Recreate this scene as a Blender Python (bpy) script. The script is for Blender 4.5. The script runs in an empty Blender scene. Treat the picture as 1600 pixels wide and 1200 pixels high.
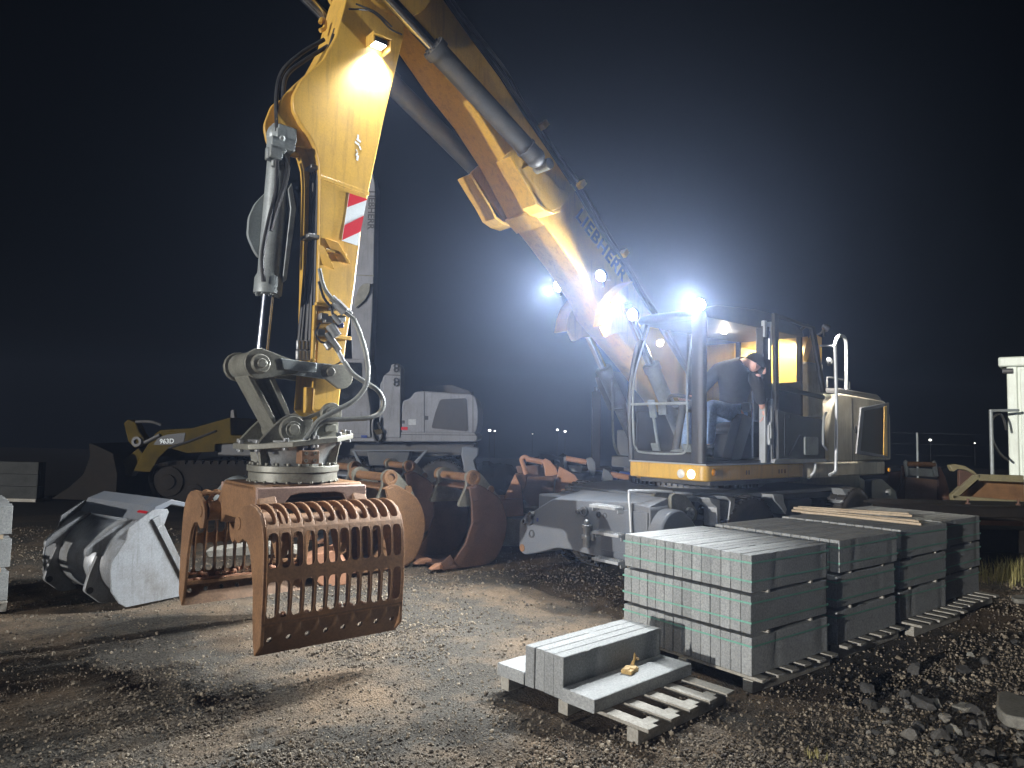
import bpy, bmesh, math, random
import numpy as np
from mathutils import Vector, Matrix, noise as mnoise

random.seed(7); rng = np.random.default_rng(11)
scene = bpy.context.scene
COL = scene.collection
R = math.radians

# ------------------------------------------------------------------ camera
FPX, HY, ROLL, CAMH = 1100.0, 674.0, 0.022, 1.695
PIT = math.atan((HY - 600.0) / FPX)
cr, sr, cp_, sp_ = math.cos(ROLL), math.sin(ROLL), math.cos(PIT), math.sin(PIT)
R0 = Vector((1, 0, 0)); FW = Vector((0, cp_, sp_)); U0 = Vector((0, -sp_, cp_))
right = R0 * cr + U0 * sr; up = U0 * cr - R0 * sr
cam_d = bpy.data.cameras.new('camera'); cam = bpy.data.objects.new('camera', cam_d); COL.objects.link(cam)
m3 = Matrix((right, up, -FW)).transposed()
cam.matrix_world = Matrix.Translation((0, 0, CAMH)) @ m3.to_4x4()
cam_d.sensor_fit = 'HORIZONTAL'; cam_d.sensor_width = 36; cam_d.lens = FPX / 1600 * 36
cam_d.clip_start = 0.05; cam_d.clip_end = 2000
scene.camera = cam
CO = Vector((0, 0, CAMH))

def ray(x, y):
    X, Y = x - 800.0, y - 600.0
    return right * (X / FPX) - up * (Y / FPX) + FW
def at_z(x, y, z):
    r = ray(x, y); return CO + r * ((z - CAMH) / r.z)
def at_y(x, y, Y):
    r = ray(x, y); return CO + r * (Y / r.y)
def at_plane(x, y, P, n):
    r = ray(x, y); return CO + r * ((P - CO).dot(n) / r.dot(n))

# machine frame: s forward, v to the machine's left, z up
MC = Vector((2.36, 9.04, 0)); MTH = R(-139.7)
MU = Vector((math.cos(MTH), math.sin(MTH), 0)); MV = Vector((-MU.y, MU.x, 0))
def sv(x, y, v):
    P = at_plane(x, y, MC + MV * v, MV) - MC
    return (P.dot(MU), P.z)
def us(x, y, s):
    P = at_plane(x, y, MC + MU * s, MU) - MC
    return (P.dot(MV), P.z)
def S3(x, y, v):
    s, z = sv(x, y, v); return (s, v, z)
def W(s, v, z): return MC + MU * s + MV * v + Vector((0, 0, z))

# ------------------------------------------------------------------ mesh helper
def catmull(pts, k=6):
    P = [Vector(p) for p in pts]
    if len(P) < 3: return P
    out = []
    Q = [P[0] * 2 - P[1]] + P + [P[-1] * 2 - P[-2]]
    for i in range(1, len(Q) - 2):
        a, b, c, d = Q[i-1], Q[i], Q[i+1], Q[i+2]
        for j in range(k):
            t = j / k
            out.append(0.5 * ((2*b) + (c-a)*t + (2*a-5*b+4*c-d)*t*t + (3*b-a-3*c+d)*t*t*t))
    out.append(P[-1]); return out

class MB:
    def __init__(self): self.v = []; self.f = []
    def add(self, vs, fs):
        o = len(self.v); self.v += [tuple(x) for x in vs]; self.f += [tuple(i + o for i in f) for f in fs]; return self
    def box(self, x0, x1, y0, y1, z0, z1):
        vs = [(x, y, z) for x in (x0, x1) for y in (y0, y1) for z in (z0, z1)]
        return self.add(vs, [(0,1,3,2),(4,6,7,5),(0,4,5,1),(2,3,7,6),(0,2,6,4),(1,5,7,3)])
    def obox(self, c, ax, ay, az, hx, hy, hz):
        c = Vector(c); ax = Vector(ax).normalized(); ay = Vector(ay).normalized(); az = Vector(az).normalized()
        vs = [c + ax*hx*i + ay*hy*j + az*hz*k for i in (-1,1) for j in (-1,1) for k in (-1,1)]
        return self.add(vs, [(0,1,3,2),(4,6,7,5),(0,4,5,1),(2,3,7,6),(0,2,6,4),(1,5,7,3)])
    def loops(self, A, B, capa=True, capb=True):
        n = len(A); vs = list(A) + list(B)
        fs = [(i, (i+1) % n, n + (i+1) % n, n + i) for i in range(n)]
        if capa: fs.append(tuple(range(n))[::-1])
        if capb: fs.append(tuple(range(n, 2*n)))
        return self.add(vs, fs)
    def sz(self, pts, v0, v1): return self.loops([(a, v0, b) for a, b in pts], [(a, v1, b) for a, b in pts])
    def vz(self, pts, s0, s1): return self.loops([(s0, a, b) for a, b in pts], [(s1, a, b) for a, b in pts])
    def xy(self, pts, z0, z1): return self.loops([(a, b, z0) for a, b in pts], [(a, b, z1) for a, b in pts])
    def plane_prism(self, P3, n, th):
        n = Vector(n).normalized(); A = [Vector(p) for p in P3]
        return self.loops(A, [p + n*th for p in A])
    def cyl(self, p0, p1, r0, r1=None, n=18):
        p0 = Vector(p0); p1 = Vector(p1); r1 = r0 if r1 is None else r1
        d = (p1 - p0).normalized(); a = d.orthogonal().normalized(); b = d.cross(a)
        cs = [(math.cos(2*math.pi*i/n), math.sin(2*math.pi*i/n)) for i in range(n)]
        return self.loops([p0 + (a*c + b*s)*r0 for c, s in cs], [p1 + (a*c + b*s)*r1 for c, s in cs])
    def ring(self, p0, p1, ro, ri, n=28):
        p0 = Vector(p0); p1 = Vector(p1); d = (p1-p0).normalized(); a = d.orthogonal().normalized(); b = d.cross(a)
        L = []
        for P, r in ((p0,ro),(p1,ro),(p1,ri),(p0,ri)):
            L += [P + (a*math.cos(2*math.pi*i/n) + b*math.sin(2*math.pi*i/n))*r for i in range(n)]
        fs = []
        for k in range(4):
            k2 = (k+1) % 4
            fs += [(k*n+i, k*n+(i+1)%n, k2*n+(i+1)%n, k2*n+i) for i in range(n)]
        return self.add(L, fs)
    def lathe(self, c, prof, n=28, axis=(0,0,1)):
        c = Vector(c); d = Vector(axis).normalized(); a = d.orthogonal().normalized(); b = d.cross(a)
        L = []
        for r, h in prof: L += [c + d*h + (a*math.cos(2*math.pi*i/n) + b*math.sin(2*math.pi*i/n))*r for i in range(n)]
        m = len(prof); fs = []
        for k in range(m-1): fs += [(k*n+i, k*n+(i+1)%n, (k+1)*n+(i+1)%n, (k+1)*n+i) for i in range(n)]
        fs.append(tuple(range(n))[::-1]); fs.append(tuple(range((m-1)*n, m*n)))
        return self.add(L, fs)
    def tube(self, path, r, n=8, k=6, smooth=True):
        P = catmull(path, k) if smooth else [Vector(p) for p in path]
        if len(P) < 2: return self
        t0 = (P[1]-P[0]).normalized(); a = t0.orthogonal().normalized(); L = []
        for i, p in enumerate(P):
            t = (P[min(i+1, len(P)-1)] - P[max(i-1, 0)]).normalized()
            a = (a - t*a.dot(t)); a = a.normalized() if a.length > 1e-6 else t.orthogonal().normalized()
            b = t.cross(a); rr = r[i*(len(r)-1)//max(1, len(P)-1)] if isinstance(r, (list, tuple)) else r
            L += [p + (a*math.cos(2*math.pi*j/n) + b*math.sin(2*math.pi*j/n))*rr for j in range(n)]
        m = len(P)
        fs = [(k_*n+j, k_*n+(j+1)%n, (k_+1)*n+(j+1)%n, (k_+1)*n+j) for k_ in range(m-1) for j in range(n)]
        fs.append(tuple(range(n))[::-1]); fs.append(tuple(range((m-1)*n, m*n)))
        return self.add(L, fs)
    def ball(self, c, rx, ry=None, rz=None, n=14, m=9):
        ry = ry or rx; rz = rz or rx; c = Vector(c); L = []
        for k in range(1, m):
            th = math.pi*k/m
            for i in range(n):
                ph = 2*math.pi*i/n
                L.append(c + Vector((rx*math.sin(th)*math.cos(ph), ry*math.sin(th)*math.sin(ph), rz*math.cos(th))))
        L += [c + Vector((0,0,rz)), c - Vector((0,0,rz))]
        fs = [(k*n+i, (k+1)*n+i, (k+1)*n+(i+1)%n, k*n+(i+1)%n) for k in range(m-2) for i in range(n)]
        T = (m-1)*n
        fs += [(T, i, (i+1)%n) for i in range(n)] + [(T+1, (m-2)*n+(i+1)%n, (m-2)*n+i) for i in range(n)]
        return self.add(L, fs)
    def bolts(self, c, axis, rad, cnt, r, h, n=6, a0=0.0):
        c = Vector(c); d = Vector(axis).normalized(); a = d.orthogonal().normalized(); b = d.cross(a)
        for i in range(cnt):
            t = 2*math.pi*i/cnt + a0; p = c + (a*math.cos(t)+b*math.sin(t))*rad
            self.cyl(p, p + d*h, r, r, n)
        return self
    def build(self, name, mat, parent=None, bevel=0.0, smooth=32, weld=False, solid=0.0, segs=2):
        me = bpy.data.meshes.new(name)
        bm = bmesh.new()
        vs = [bm.verts.new(p) for p in self.v]
        for f in self.f:
            try: bm.faces.new([vs[i] for i in f])
            except ValueError: pass
        if weld: bmesh.ops.remove_doubles(bm, verts=bm.verts, dist=1e-4)
        bmesh.ops.recalc_face_normals(bm, faces=bm.faces)
        bm.to_mesh(me); bm.free()
        me.polygons.foreach_set('use_smooth', [True]*len(me.polygons))
        me.set_sharp_from_angle(angle=R(smooth))
        if mat: me.materials.append(mat)
        o = bpy.data.objects.new(name, me); COL.objects.link(o)
        if parent: o.parent = parent
        if solid:
            md = o.modifiers.new('solid', 'SOLIDIFY'); md.thickness = solid; md.offset = 0
        if bevel:
            md = o.modifiers.new('bevel', 'BEVEL'); md.width = bevel; md.segments = segs; md.limit_method = 'ANGLE'; md.angle_limit = R(40)
            md.harden_normals = False
        return o

def tag(o, label, cat, group=None, kind=None):
    o['label'] = label
    if cat: o['category'] = cat
    if group: o['group'] = group
    if kind: o['kind'] = kind
    return o
def thing(name, label, cat, loc=(0,0,0), rz=0.0, group=None):
    o = bpy.data.objects.new(name, None); COL.objects.link(o)
    o.empty_display_size = 0.2
    o.location = loc; o.rotation_euler = (0, 0, rz)
    return tag(o, label, cat, group)
def copy_tree(o, parent=None):
    c = o.copy(); COL.objects.link(c); c.parent = parent
    for ch in list(o.children): copy_tree(ch, c)
    return c
def rrect(x0, x1, y0, y1, r, k=4):
    out = []
    for cx, cy, a0 in ((x1-r, y1-r, 0), (x0+r, y1-r, 90), (x0+r, y0+r, 180), (x1-r, y0+r, 270)):
        out += [(cx + r*math.cos(R(a0+90*i/k)), cy + r*math.sin(R(a0+90*i/k))) for i in range(k+1)]
    return out
def rounded(pts, r, k=4):
    """rounds the corners of a polygon"""
    n = len(pts); out = []
    for i in range(n):
        p = Vector(pts[i]); a = Vector(pts[i-1]) - p; b = Vector(pts[(i+1) % n]) - p
        rr = min(r, a.length*0.45, b.length*0.45)
        A = p + a.normalized()*rr; B = p + b.normalized()*rr
        for j in range(k+1):
            t = j/k; out.append(tuple(A*(1-t)**2 + p*2*t*(1-t) + B*t*t))
    return out

# ------------------------------------------------------------------ materials
def nodes_of(name):
    m = bpy.data.materials.new(name); m.use_nodes = True
    nt = m.node_tree; b = nt.nodes['Principled BSDF']; return m, nt, b
def paint(name, col, rough=0.45, metal=0.0, dirt=(0.10,0.085,0.07), dirt_amt=0.35, scale=3.0, bump=0.15, bscale=60.0, fine=0.12, spec=0.5, wear=None, wear_amt=0.0, rough_var=0.15, streak=0.0):
    m, nt, b = nodes_of(name); N = nt.nodes; L = nt.links
    tc = N.new('ShaderNodeTexCoord')
    n1 = N.new('ShaderNodeTexNoise'); n1.inputs['Scale'].default_value = scale; n1.inputs['Detail'].default_value = 8; n1.inputs['Roughness'].default_value = 0.65
    L.new(tc.outputs['Object'], n1.inputs['Vector'])
    rp = N.new('ShaderNodeValToRGB'); rp.color_ramp.elements[0].position = 0.42; rp.color_ramp.elements[1].position = 0.72
    L.new(n1.outputs['Fac'], rp.inputs['Fac'])
    mul = N.new('ShaderNodeMath'); mul.operation = 'MULTIPLY'; mul.inputs[1].default_value = dirt_amt
    L.new(rp.outputs['Color'], mul.inputs[0])
    mx = N.new('ShaderNodeMix'); mx.data_type = 'RGBA'; mx.inputs['A'].default_value = (*col, 1); mx.inputs['B'].default_value = (*dirt, 1)
    L.new(mul.outputs[0], mx.inputs['Factor'])
    n2 = N.new('ShaderNodeTexNoise'); n2.inputs['Scale'].default_value = bscale; n2.inputs['Detail'].default_value = 6; n2.inputs['Roughness'].default_value = 0.7
    L.new(tc.outputs['Object'], n2.inputs['Vector'])
    hs = N.new('ShaderNodeMapRange'); hs.inputs['From Min'].default_value = 0.25; hs.inputs['From Max'].default_value = 0.75
    hs.inputs['To Min'].default_value = 1 - fine*2; hs.inputs['To Max'].default_value = 1 + fine*2
    L.new(n2.outputs['Fac'], hs.inputs['Value'])
    vm = N.new('ShaderNodeMix'); vm.data_type = 'RGBA'; vm.blend_type = 'MULTIPLY'; vm.inputs['Factor'].default_value = 1
    L.new(mx.outputs['Result'], vm.inputs['A']); L.new(hs.outputs['Result'], vm.inputs['B'])
    colout = vm.outputs['Result']
    if streak:
        mp = N.new('ShaderNodeMapping'); mp.inputs['Scale'].default_value = (9, 9, 0.8); L.new(tc.outputs['Object'], mp.inputs['Vector'])
        n4 = N.new('ShaderNodeTexNoise'); n4.inputs['Scale'].default_value = 2.2; n4.inputs['Detail'].default_value = 7; n4.inputs['Roughness'].default_value = 0.7; L.new(mp.outputs[0], n4.inputs['Vector'])
        r4 = N.new('ShaderNodeValToRGB'); r4.color_ramp.elements[0].position = 0.50; r4.color_ramp.elements[1].position = 0.74; L.new(n4.outputs['Fac'], r4.inputs['Fac'])
        m4 = N.new('ShaderNodeMath'); m4.operation = 'MULTIPLY'; m4.inputs[1].default_value = streak; L.new(r4.outputs['Color'], m4.inputs[0])
        sx_ = N.new('ShaderNodeMix'); sx_.data_type = 'RGBA'; sx_.inputs['B'].default_value = (dirt[0]*0.55, dirt[1]*0.55, dirt[2]*0.55, 1); L.new(colout, sx_.inputs['A']); L.new(m4.outputs[0], sx_.inputs['Factor']); colout = sx_.outputs['Result']
    if wear:
        n3 = N.new('ShaderNodeTexNoise'); n3.inputs['Scale'].default_value = 9; n3.inputs['Detail'].default_value = 12; n3.inputs['Roughness'].default_value = 0.8
        L.new(tc.outputs['Object'], n3.inputs['Vector'])
        r3 = N.new('ShaderNodeValToRGB'); r3.color_ramp.elements[0].position = 0.62 - wear_amt*0.2; r3.color_ramp.elements[1].position = 0.66 - wear_amt*0.2
        L.new(n3.outputs['Fac'], r3.inputs['Fac'])
        wx = N.new('ShaderNodeMix'); wx.data_type = 'RGBA'; wx.inputs['B'].default_value = (*wear, 1)
        L.new(colout, wx.inputs['A']); L.new(r3.outputs['Color'], wx.inputs['Factor']); colout = wx.outputs['Result']
    L.new(colout, b.inputs['Base Color'])
    rr = N.new('ShaderNodeMapRange'); rr.inputs['To Min'].default_value = max(0.03, rough - rough_var); rr.inputs['To Max'].default_value = min(1, rough + rough_var)
    L.new(n1.outputs['Fac'], rr.inputs['Value']); L.new(rr.outputs['Result'], b.inputs['Roughness'])
    b.inputs['Metallic'].default_value = metal; b.inputs['Specular IOR Level'].default_value = spec
    if bump:
        bp = N.new('ShaderNodeBump'); bp.inputs['Strength'].default_value = bump; bp.inputs['Distance'].default_value = 0.004
        L.new(n2.outputs['Fac'], bp.inputs['Height']); L.new(bp.outputs['Normal'], b.inputs['Normal'])
    return m
def emit(name, col, st):
    m, nt, b = nodes_of(name)
    b.inputs['Base Color'].default_value = (0.8,0.8,0.8,1); b.inputs['Emission Color'].default_value = (*col, 1); b.inputs['Emission Strength'].default_value = st
    tc = nt.nodes.new('ShaderNodeTexCoord'); vo = nt.nodes.new('ShaderNodeTexVoronoi'); vo.inputs['Scale'].default_value = 60
    mr = nt.nodes.new('ShaderNodeMapRange'); mr.inputs['To Min'].default_value = st*1.15; mr.inputs['To Max'].default_value = st*0.75
    nt.links.new(tc.outputs['Object'], vo.inputs['Vector']); nt.links.new(vo.outputs['Distance'], mr.inputs['Value']); nt.links.new(mr.outputs['Result'], b.inputs['Emission Strength'])
    return m
def glass(name, tint=(0.75,0.8,0.82), refl=0.09):
    m = bpy.data.materials.new(name); m.use_nodes = True; nt = m.node_tree; N = nt.nodes; L = nt.links
    N.remove(N['Principled BSDF']); out = N['Material Output']
    tr = N.new('ShaderNodeBsdfTransparent'); tr.inputs['Color'].default_value = (*tint, 1)
    gl = N.new('ShaderNodeBsdfGlossy'); gl.inputs['Roughness'].default_value = 0.06
    df = N.new('ShaderNodeBsdfDiffuse'); df.inputs['Color'].default_value = (0.5,0.48,0.44,1)
    lw = N.new('ShaderNodeLayerWeight'); lw.inputs['Blend'].default_value = 0.5; pw_ = N.new('ShaderNodeMath'); pw_.operation = 'POWER'; pw_.inputs[1].default_value = 4.0; L.new(lw.outputs['Facing'], pw_.inputs[0]); fr = N.new('ShaderNodeMapRange'); fr.inputs['To Min'].default_value = 0.03; fr.inputs['To Max'].default_value = 0.55; L.new(pw_.outputs[0], fr.inputs['Value'])
    tc = N.new('ShaderNodeTexCoord'); no = N.new('ShaderNodeTexNoise'); no.inputs['Scale'].default_value = 5; no.inputs['Detail'].default_value = 8
    L.new(tc.outputs['Object'], no.inputs['Vector'])
    mr = N.new('ShaderNodeMapRange'); mr.inputs['From Min'].default_value = 0.4; mr.inputs['From Max'].default_value = 0.8; mr.inputs['To Min'].default_value = 0.015; mr.inputs['To Max'].default_value = 0.12
    L.new(no.outputs['Fac'], mr.inputs['Value'])
    m1 = N.new('ShaderNodeMixShader'); L.new(mr.outputs['Result'], m1.inputs['Fac']); L.new(tr.outputs[0], m1.inputs[1]); L.new(df.outputs[0], m1.inputs[2])
    m2 = N.new('ShaderNodeMixShader'); L.new(fr.outputs[0], m2.inputs['Fac']); L.new(m1.outputs[0], m2.inputs[1]); L.new(gl.outputs[0], m2.inputs[2])
    L.new(m2.outputs[0], out.inputs['Surface'])
    return m

M = {}
M['yellow']  = paint('yellow_paint', (0.63,0.375,0.062), 0.42, dirt=(0.38,0.235,0.07), dirt_amt=0.5, scale=2.6, fine=0.06, bump=0.08, wear=(0.16,0.11,0.06), wear_amt=-0.22, streak=0.55)
M['yellow_old_dim'] = paint('old_yellow_dimmed', (0.075,0.052,0.008), 0.8, dirt=(0.022,0.017,0.008), dirt_amt=0.7, scale=3, fine=0.15, spec=0.08, bump=0.2)  # old loader yellow, darkened in colour to stand in for dim light
M['cream']   = paint('cream_paint', (0.58,0.53,0.42), 0.45, dirt=(0.26,0.21,0.14), dirt_amt=0.55, scale=2.4, fine=0.05, bump=0.05, streak=0.6)
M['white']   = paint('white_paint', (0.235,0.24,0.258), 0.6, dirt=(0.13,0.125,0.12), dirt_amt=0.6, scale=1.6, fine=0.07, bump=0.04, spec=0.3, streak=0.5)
M['container'] = paint('container_paint', (0.70,0.76,0.66), 0.5, dirt=(0.45,0.45,0.38), dirt_amt=0.4, scale=1.3, fine=0.03, bump=0.03, streak=0.45)
M['grey']    = paint('grey_paint', (0.135,0.152,0.178), 0.45, dirt=(0.20,0.19,0.175), dirt_amt=0.55, scale=3.2, fine=0.08, bump=0.08, wear=(0.33,0.34,0.35), wear_amt=-0.3)
M['step']    = paint('galvanised_step', (0.42,0.44,0.46), 0.5, metal=0.2, dirt=(0.22,0.21,0.19), dirt_amt=0.5, scale=8, fine=0.15, bump=0.3)
M['black']   = paint('black_paint', (0.016,0.017,0.019), 0.5, dirt=(0.06,0.055,0.05), dirt_amt=0.4, scale=4, fine=0.08, bump=0.05)
M['trim']    = paint('dark_grey_panel', (0.060,0.066,0.074), 0.5, dirt=(0.13,0.12,0.105), dirt_amt=0.55, scale=3.5, fine=0.07, bump=0.06)
M['silver']  = paint('light_grey_frame', (0.42,0.44,0.46), 0.4, metal=0.15, dirt=(0.2,0.19,0.17), dirt_amt=0.4, scale=6, fine=0.06)
M['chrome']  = paint('chrome_rod', (0.72,0.74,0.78), 0.16, metal=1.0, dirt=(0.4,0.4,0.4), dirt_amt=0.3, scale=6, fine=0.04, bump=0.0, rough_var=0.08)
M['greasy']  = paint('greasy_steel', (0.22,0.215,0.175), 0.45, metal=0.25, dirt=(0.075,0.065,0.05), dirt_amt=0.75, scale=5, fine=0.14, bump=0.2, wear=(0.40,0.40,0.36), wear_amt=-0.2)
M['bare']    = paint('bare_steel', (0.40,0.41,0.41), 0.38, metal=0.6, dirt=(0.12,0.11,0.10), dirt_amt=0.65, scale=4, fine=0.1, bump=0.1)
M['cyl']     = paint('cylinder_grey', (0.30,0.33,0.33), 0.45, metal=0.15, dirt=(0.10,0.095,0.08), dirt_amt=0.6, scale=4, fine=0.1, bump=0.1)
M['cyl_dark']= paint('dark_cylinder', (0.055,0.057,0.06), 0.5, dirt=(0.12,0.10,0.08), dirt_amt=0.5, scale=5, fine=0.1, bump=0.1)
M['rust']    = paint('rusted_grab_steel', (0.225,0.118,0.052), 0.62, metal=0.1, dirt=(0.10,0.050,0.025), dirt_amt=0.7, scale=4, fine=0.2, bump=0.3, wear=(0.33,0.185,0.085), wear_amt=-0.05)
M['rust_edge']= paint('worn_cutting_steel', (0.13,0.075,0.04), 0.5, metal=0.35, dirt=(0.23,0.13,0.07), dirt_amt=0.5, scale=7, fine=0.2, bump=0.3)
M['rust_dark']= paint('dark_rusted_steel', (0.115,0.060,0.040), 0.65, metal=0.1, dirt=(0.05,0.03,0.024), dirt_amt=0.7, scale=4, fine=0.18, bump=0.3, wear=(0.2,0.1,0.06), wear_amt=-0.15)
M['rust_orange']= paint('orange_primer_rust', (0.42,0.215,0.125), 0.65, dirt=(0.2,0.085,0.05), dirt_amt=0.55, scale=3, fine=0.12, bump=0.15)
M['bucket_grey']= paint('polished_bucket_grey', (0.28,0.295,0.31), 0.42, metal=0.15, dirt=(0.13,0.115,0.095), dirt_amt=0.75, scale=3.2, fine=0.12, bump=0.15, wear=(0.55,0.56,0.56), wear_amt=-0.12, streak=0.5)
M['rubber']  = paint('rubber', (0.018,0.017,0.016), 0.8, dirt=(0.09,0.078,0.065), dirt_amt=0.6, scale=6, fine=0.15, bump=0.3)
M['hose']    = paint('hydraulic_hose', (0.020,0.020,0.021), 0.42, dirt=(0.09,0.085,0.075), dirt_amt=0.5, scale=9, fine=0.12, bump=0.1)
M['hose_grey']= paint('dusty_hose', (0.16,0.165,0.15), 0.5, dirt=(0.05,0.05,0.045), dirt_amt=0.6, scale=9, fine=0.1, bump=0.1)
M['blue']    = paint('blue_plastic', (0.02,0.05,0.22), 0.4, dirt=(0.05,0.05,0.08), dirt_amt=0.5)
M['red']     = paint('red_reflective', (0.55,0.02,0.03), 0.35, dirt=(0.3,0.02,0.02), dirt_amt=0.3, fine=0.03, bump=0)
M['refl_white'] = paint('white_reflective', (0.72,0.78,0.80), 0.35, dirt=(0.5,0.52,0.52), dirt_amt=0.3, fine=0.03, bump=0)
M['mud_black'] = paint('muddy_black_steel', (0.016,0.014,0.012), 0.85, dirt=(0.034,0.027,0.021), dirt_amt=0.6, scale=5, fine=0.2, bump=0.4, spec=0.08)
M['muddy_yellow'] = paint('muddy_yellow_steel', (0.22,0.19,0.10), 0.7, dirt=(0.13,0.11,0.08), dirt_amt=0.8, scale=4, fine=0.18, bump=0.3)
M['rust_pale'] = paint('pale_rusted_sheet', (0.30,0.20,0.155), 0.6, dirt=(0.14,0.08,0.06), dirt_amt=0.6, scale=4, fine=0.16, bump=0.2)
M['kerb_dark'] = paint('kerb_painted_dim', (0.055,0.056,0.054), 0.9, dirt=(0.028,0.030,0.026), dirt_amt=0.7, scale=6, fine=0.2, bump=0.4, spec=0.1)  # kerb concrete darkened in colour, stands in for shade on the far stack
M['amber']   = paint('amber_lens', (0.62,0.25,0.01), 0.2, dirt_amt=0.1, bump=0)
M['lens']    = paint('clear_lens', (0.75,0.75,0.72), 0.15, dirt_amt=0.2, bump=0)
M['label_dark'] = paint('dark_lettering', (0.035,0.032,0.03), 0.5, dirt=(0.1,0.09,0.08), dirt_amt=0.3, bump=0)
M['glass']   = glass('cab_glass', (0.88,0.90,0.91))
M['dark_glass'] = paint('tinted_glass', (0.012,0.014,0.016), 0.12, dirt=(0.06,0.055,0.05), dirt_amt=0.35, bump=0, spec=0.6)
M['mesh']    = paint('grille_mesh', (0.028,0.026,0.024), 0.6, dirt=(0.07,0.06,0.05), dirt_amt=0.5, scale=2, bump=0.4, bscale=220)
M['wood']    = paint('pale_wood', (0.50,0.40,0.28), 0.75, dirt=(0.28,0.21,0.14), dirt_amt=0.6, scale=5, fine=0.16, bump=0.35)
M['wood_grey'] = paint('weathered_wood', (0.36,0.34,0.29), 0.8, dirt=(0.16,0.14,0.11), dirt_amt=0.6, scale=5, fine=0.18, bump=0.4)
M['wood_fresh'] = paint('broken_fresh_wood', (0.50,0.33,0.12), 0.7, dirt=(0.3,0.19,0.06), dirt_amt=0.6, scale=12, fine=0.2, bump=0.5)
M['strap']   = paint('green_strap', (0.17,0.40,0.31), 0.4, dirt_amt=0.1, bump=0)
M['skin']    = paint('skin', (0.72,0.42,0.34), 0.5, dirt=(0.62,0.29,0.23), dirt_amt=0.5, scale=20, fine=0.05, bump=0.05)
M['hair']    = paint('dark_cap', (0.012,0.011,0.011), 0.8, dirt_amt=0.1, bump=0.5)
M['jacket']  = paint('black_jacket', (0.014,0.014,0.015), 0.75, dirt=(0.04,0.038,0.036), dirt_amt=0.5, scale=6, fine=0.2, bump=0.6, bscale=25)
M['jeans']   = paint('blue_jeans', (0.20,0.30,0.52), 0.85, dirt=(0.36,0.46,0.62), dirt_amt=0.5, scale=7, fine=0.2, bump=0.5, bscale=40)
M['lamp_on'] = emit('work_lamp_lens', (0.92,0.97,1.0), 22.0)
M['lamp_soft'] = emit('headlamp_lens', (1.0,0.93,0.75), 6.0)
M['far_lamp'] = emit('street_lamp_glow', (1.0,0.95,0.85), 5.0)

def concrete_mat():
    m, nt, b = nodes_of('concrete_kerb'); N = nt.nodes; L = nt.links
    tc = N.new('ShaderNodeTexCoord'); oi = N.new('ShaderNodeObjectInfo')
    ad = N.new('ShaderNodeVectorMath'); ad.operation = 'ADD'
    sc = N.new('ShaderNodeVectorMath'); sc.operation = 'SCALE'; sc.inputs[0].default_value = (7.3,3.1,5.7)
    m10 = N.new('ShaderNodeMath'); m10.operation = 'MULTIPLY'; m10.inputs[1].default_value = 10
    L.new(oi.outputs['Random'], m10.inputs[0]); L.new(m10.outputs[0], sc.inputs['Scale'])
    L.new(tc.outputs['Object'], ad.inputs[0]); L.new(sc.outputs[0], ad.inputs[1])
    big = N.new('ShaderNodeTexNoise'); big.inputs['Scale'].default_value = 5; big.inputs['Detail'].default_value = 6; L.new(ad.outputs[0], big.inputs['Vector'])
    spk = N.new('ShaderNodeTexNoise'); spk.inputs['Scale'].default_value = 75; spk.inputs['Detail'].default_value = 5; spk.inputs['Roughness'].default_value = 0.75; L.new(ad.outputs[0], spk.inputs['Vector'])
    vo = N.new('ShaderNodeTexVoronoi'); vo.inputs['Scale'].default_value = 110; L.new(ad.outputs[0], vo.inputs['Vector'])
    r1 = N.new('ShaderNodeValToRGB'); e = r1.color_ramp.elements; e[0].position = 0.32; e[0].color = (0.19,0.197,0.195,1); e[1].position = 0.68; e[1].color = (0.40,0.41,0.40,1)
    L.new(spk.outputs['Fac'], r1.inputs['Fac'])
    mr = N.new('ShaderNodeMapRange'); mr.inputs['To Min'].default_value = 0.78; mr.inputs['To Max'].default_value = 1.18; L.new(big.outputs['Fac'], mr.inputs['Value'])
    mr2 = N.new('ShaderNodeMapRange'); mr2.inputs['To Min'].default_value = 0.86; mr2.inputs['To Max'].default_value = 1.12; L.new(oi.outputs['Random'], mr2.inputs['Value'])
    mm = N.new('ShaderNodeMath'); mm.operation = 'MULTIPLY'; L.new(mr.outputs[0], mm.inputs[0]); L.new(mr2.outputs[0], mm.inputs[1])
    mx = N.new('ShaderNodeMix'); mx.data_type = 'RGBA'; mx.blend_type = 'MULTIPLY'; mx.inputs['Factor'].default_value = 1
    L.new(r1.outputs['Color'], mx.inputs['A']); L.new(mm.outputs[0], mx.inputs['B']); L.new(mx.outputs['Result'], b.inputs['Base Color'])
    b.inputs['Roughness'].default_value = 0.88
    bp = N.new('ShaderNodeBump'); bp.inputs['Strength'].default_value = 0.5; bp.inputs['Distance'].default_value = 0.003
    L.new(spk.outputs['Fac'], bp.inputs['Height']); L.new(bp.outputs['Normal'], b.inputs['Normal'])
    return m
M['concrete'] = concrete_mat()

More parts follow.
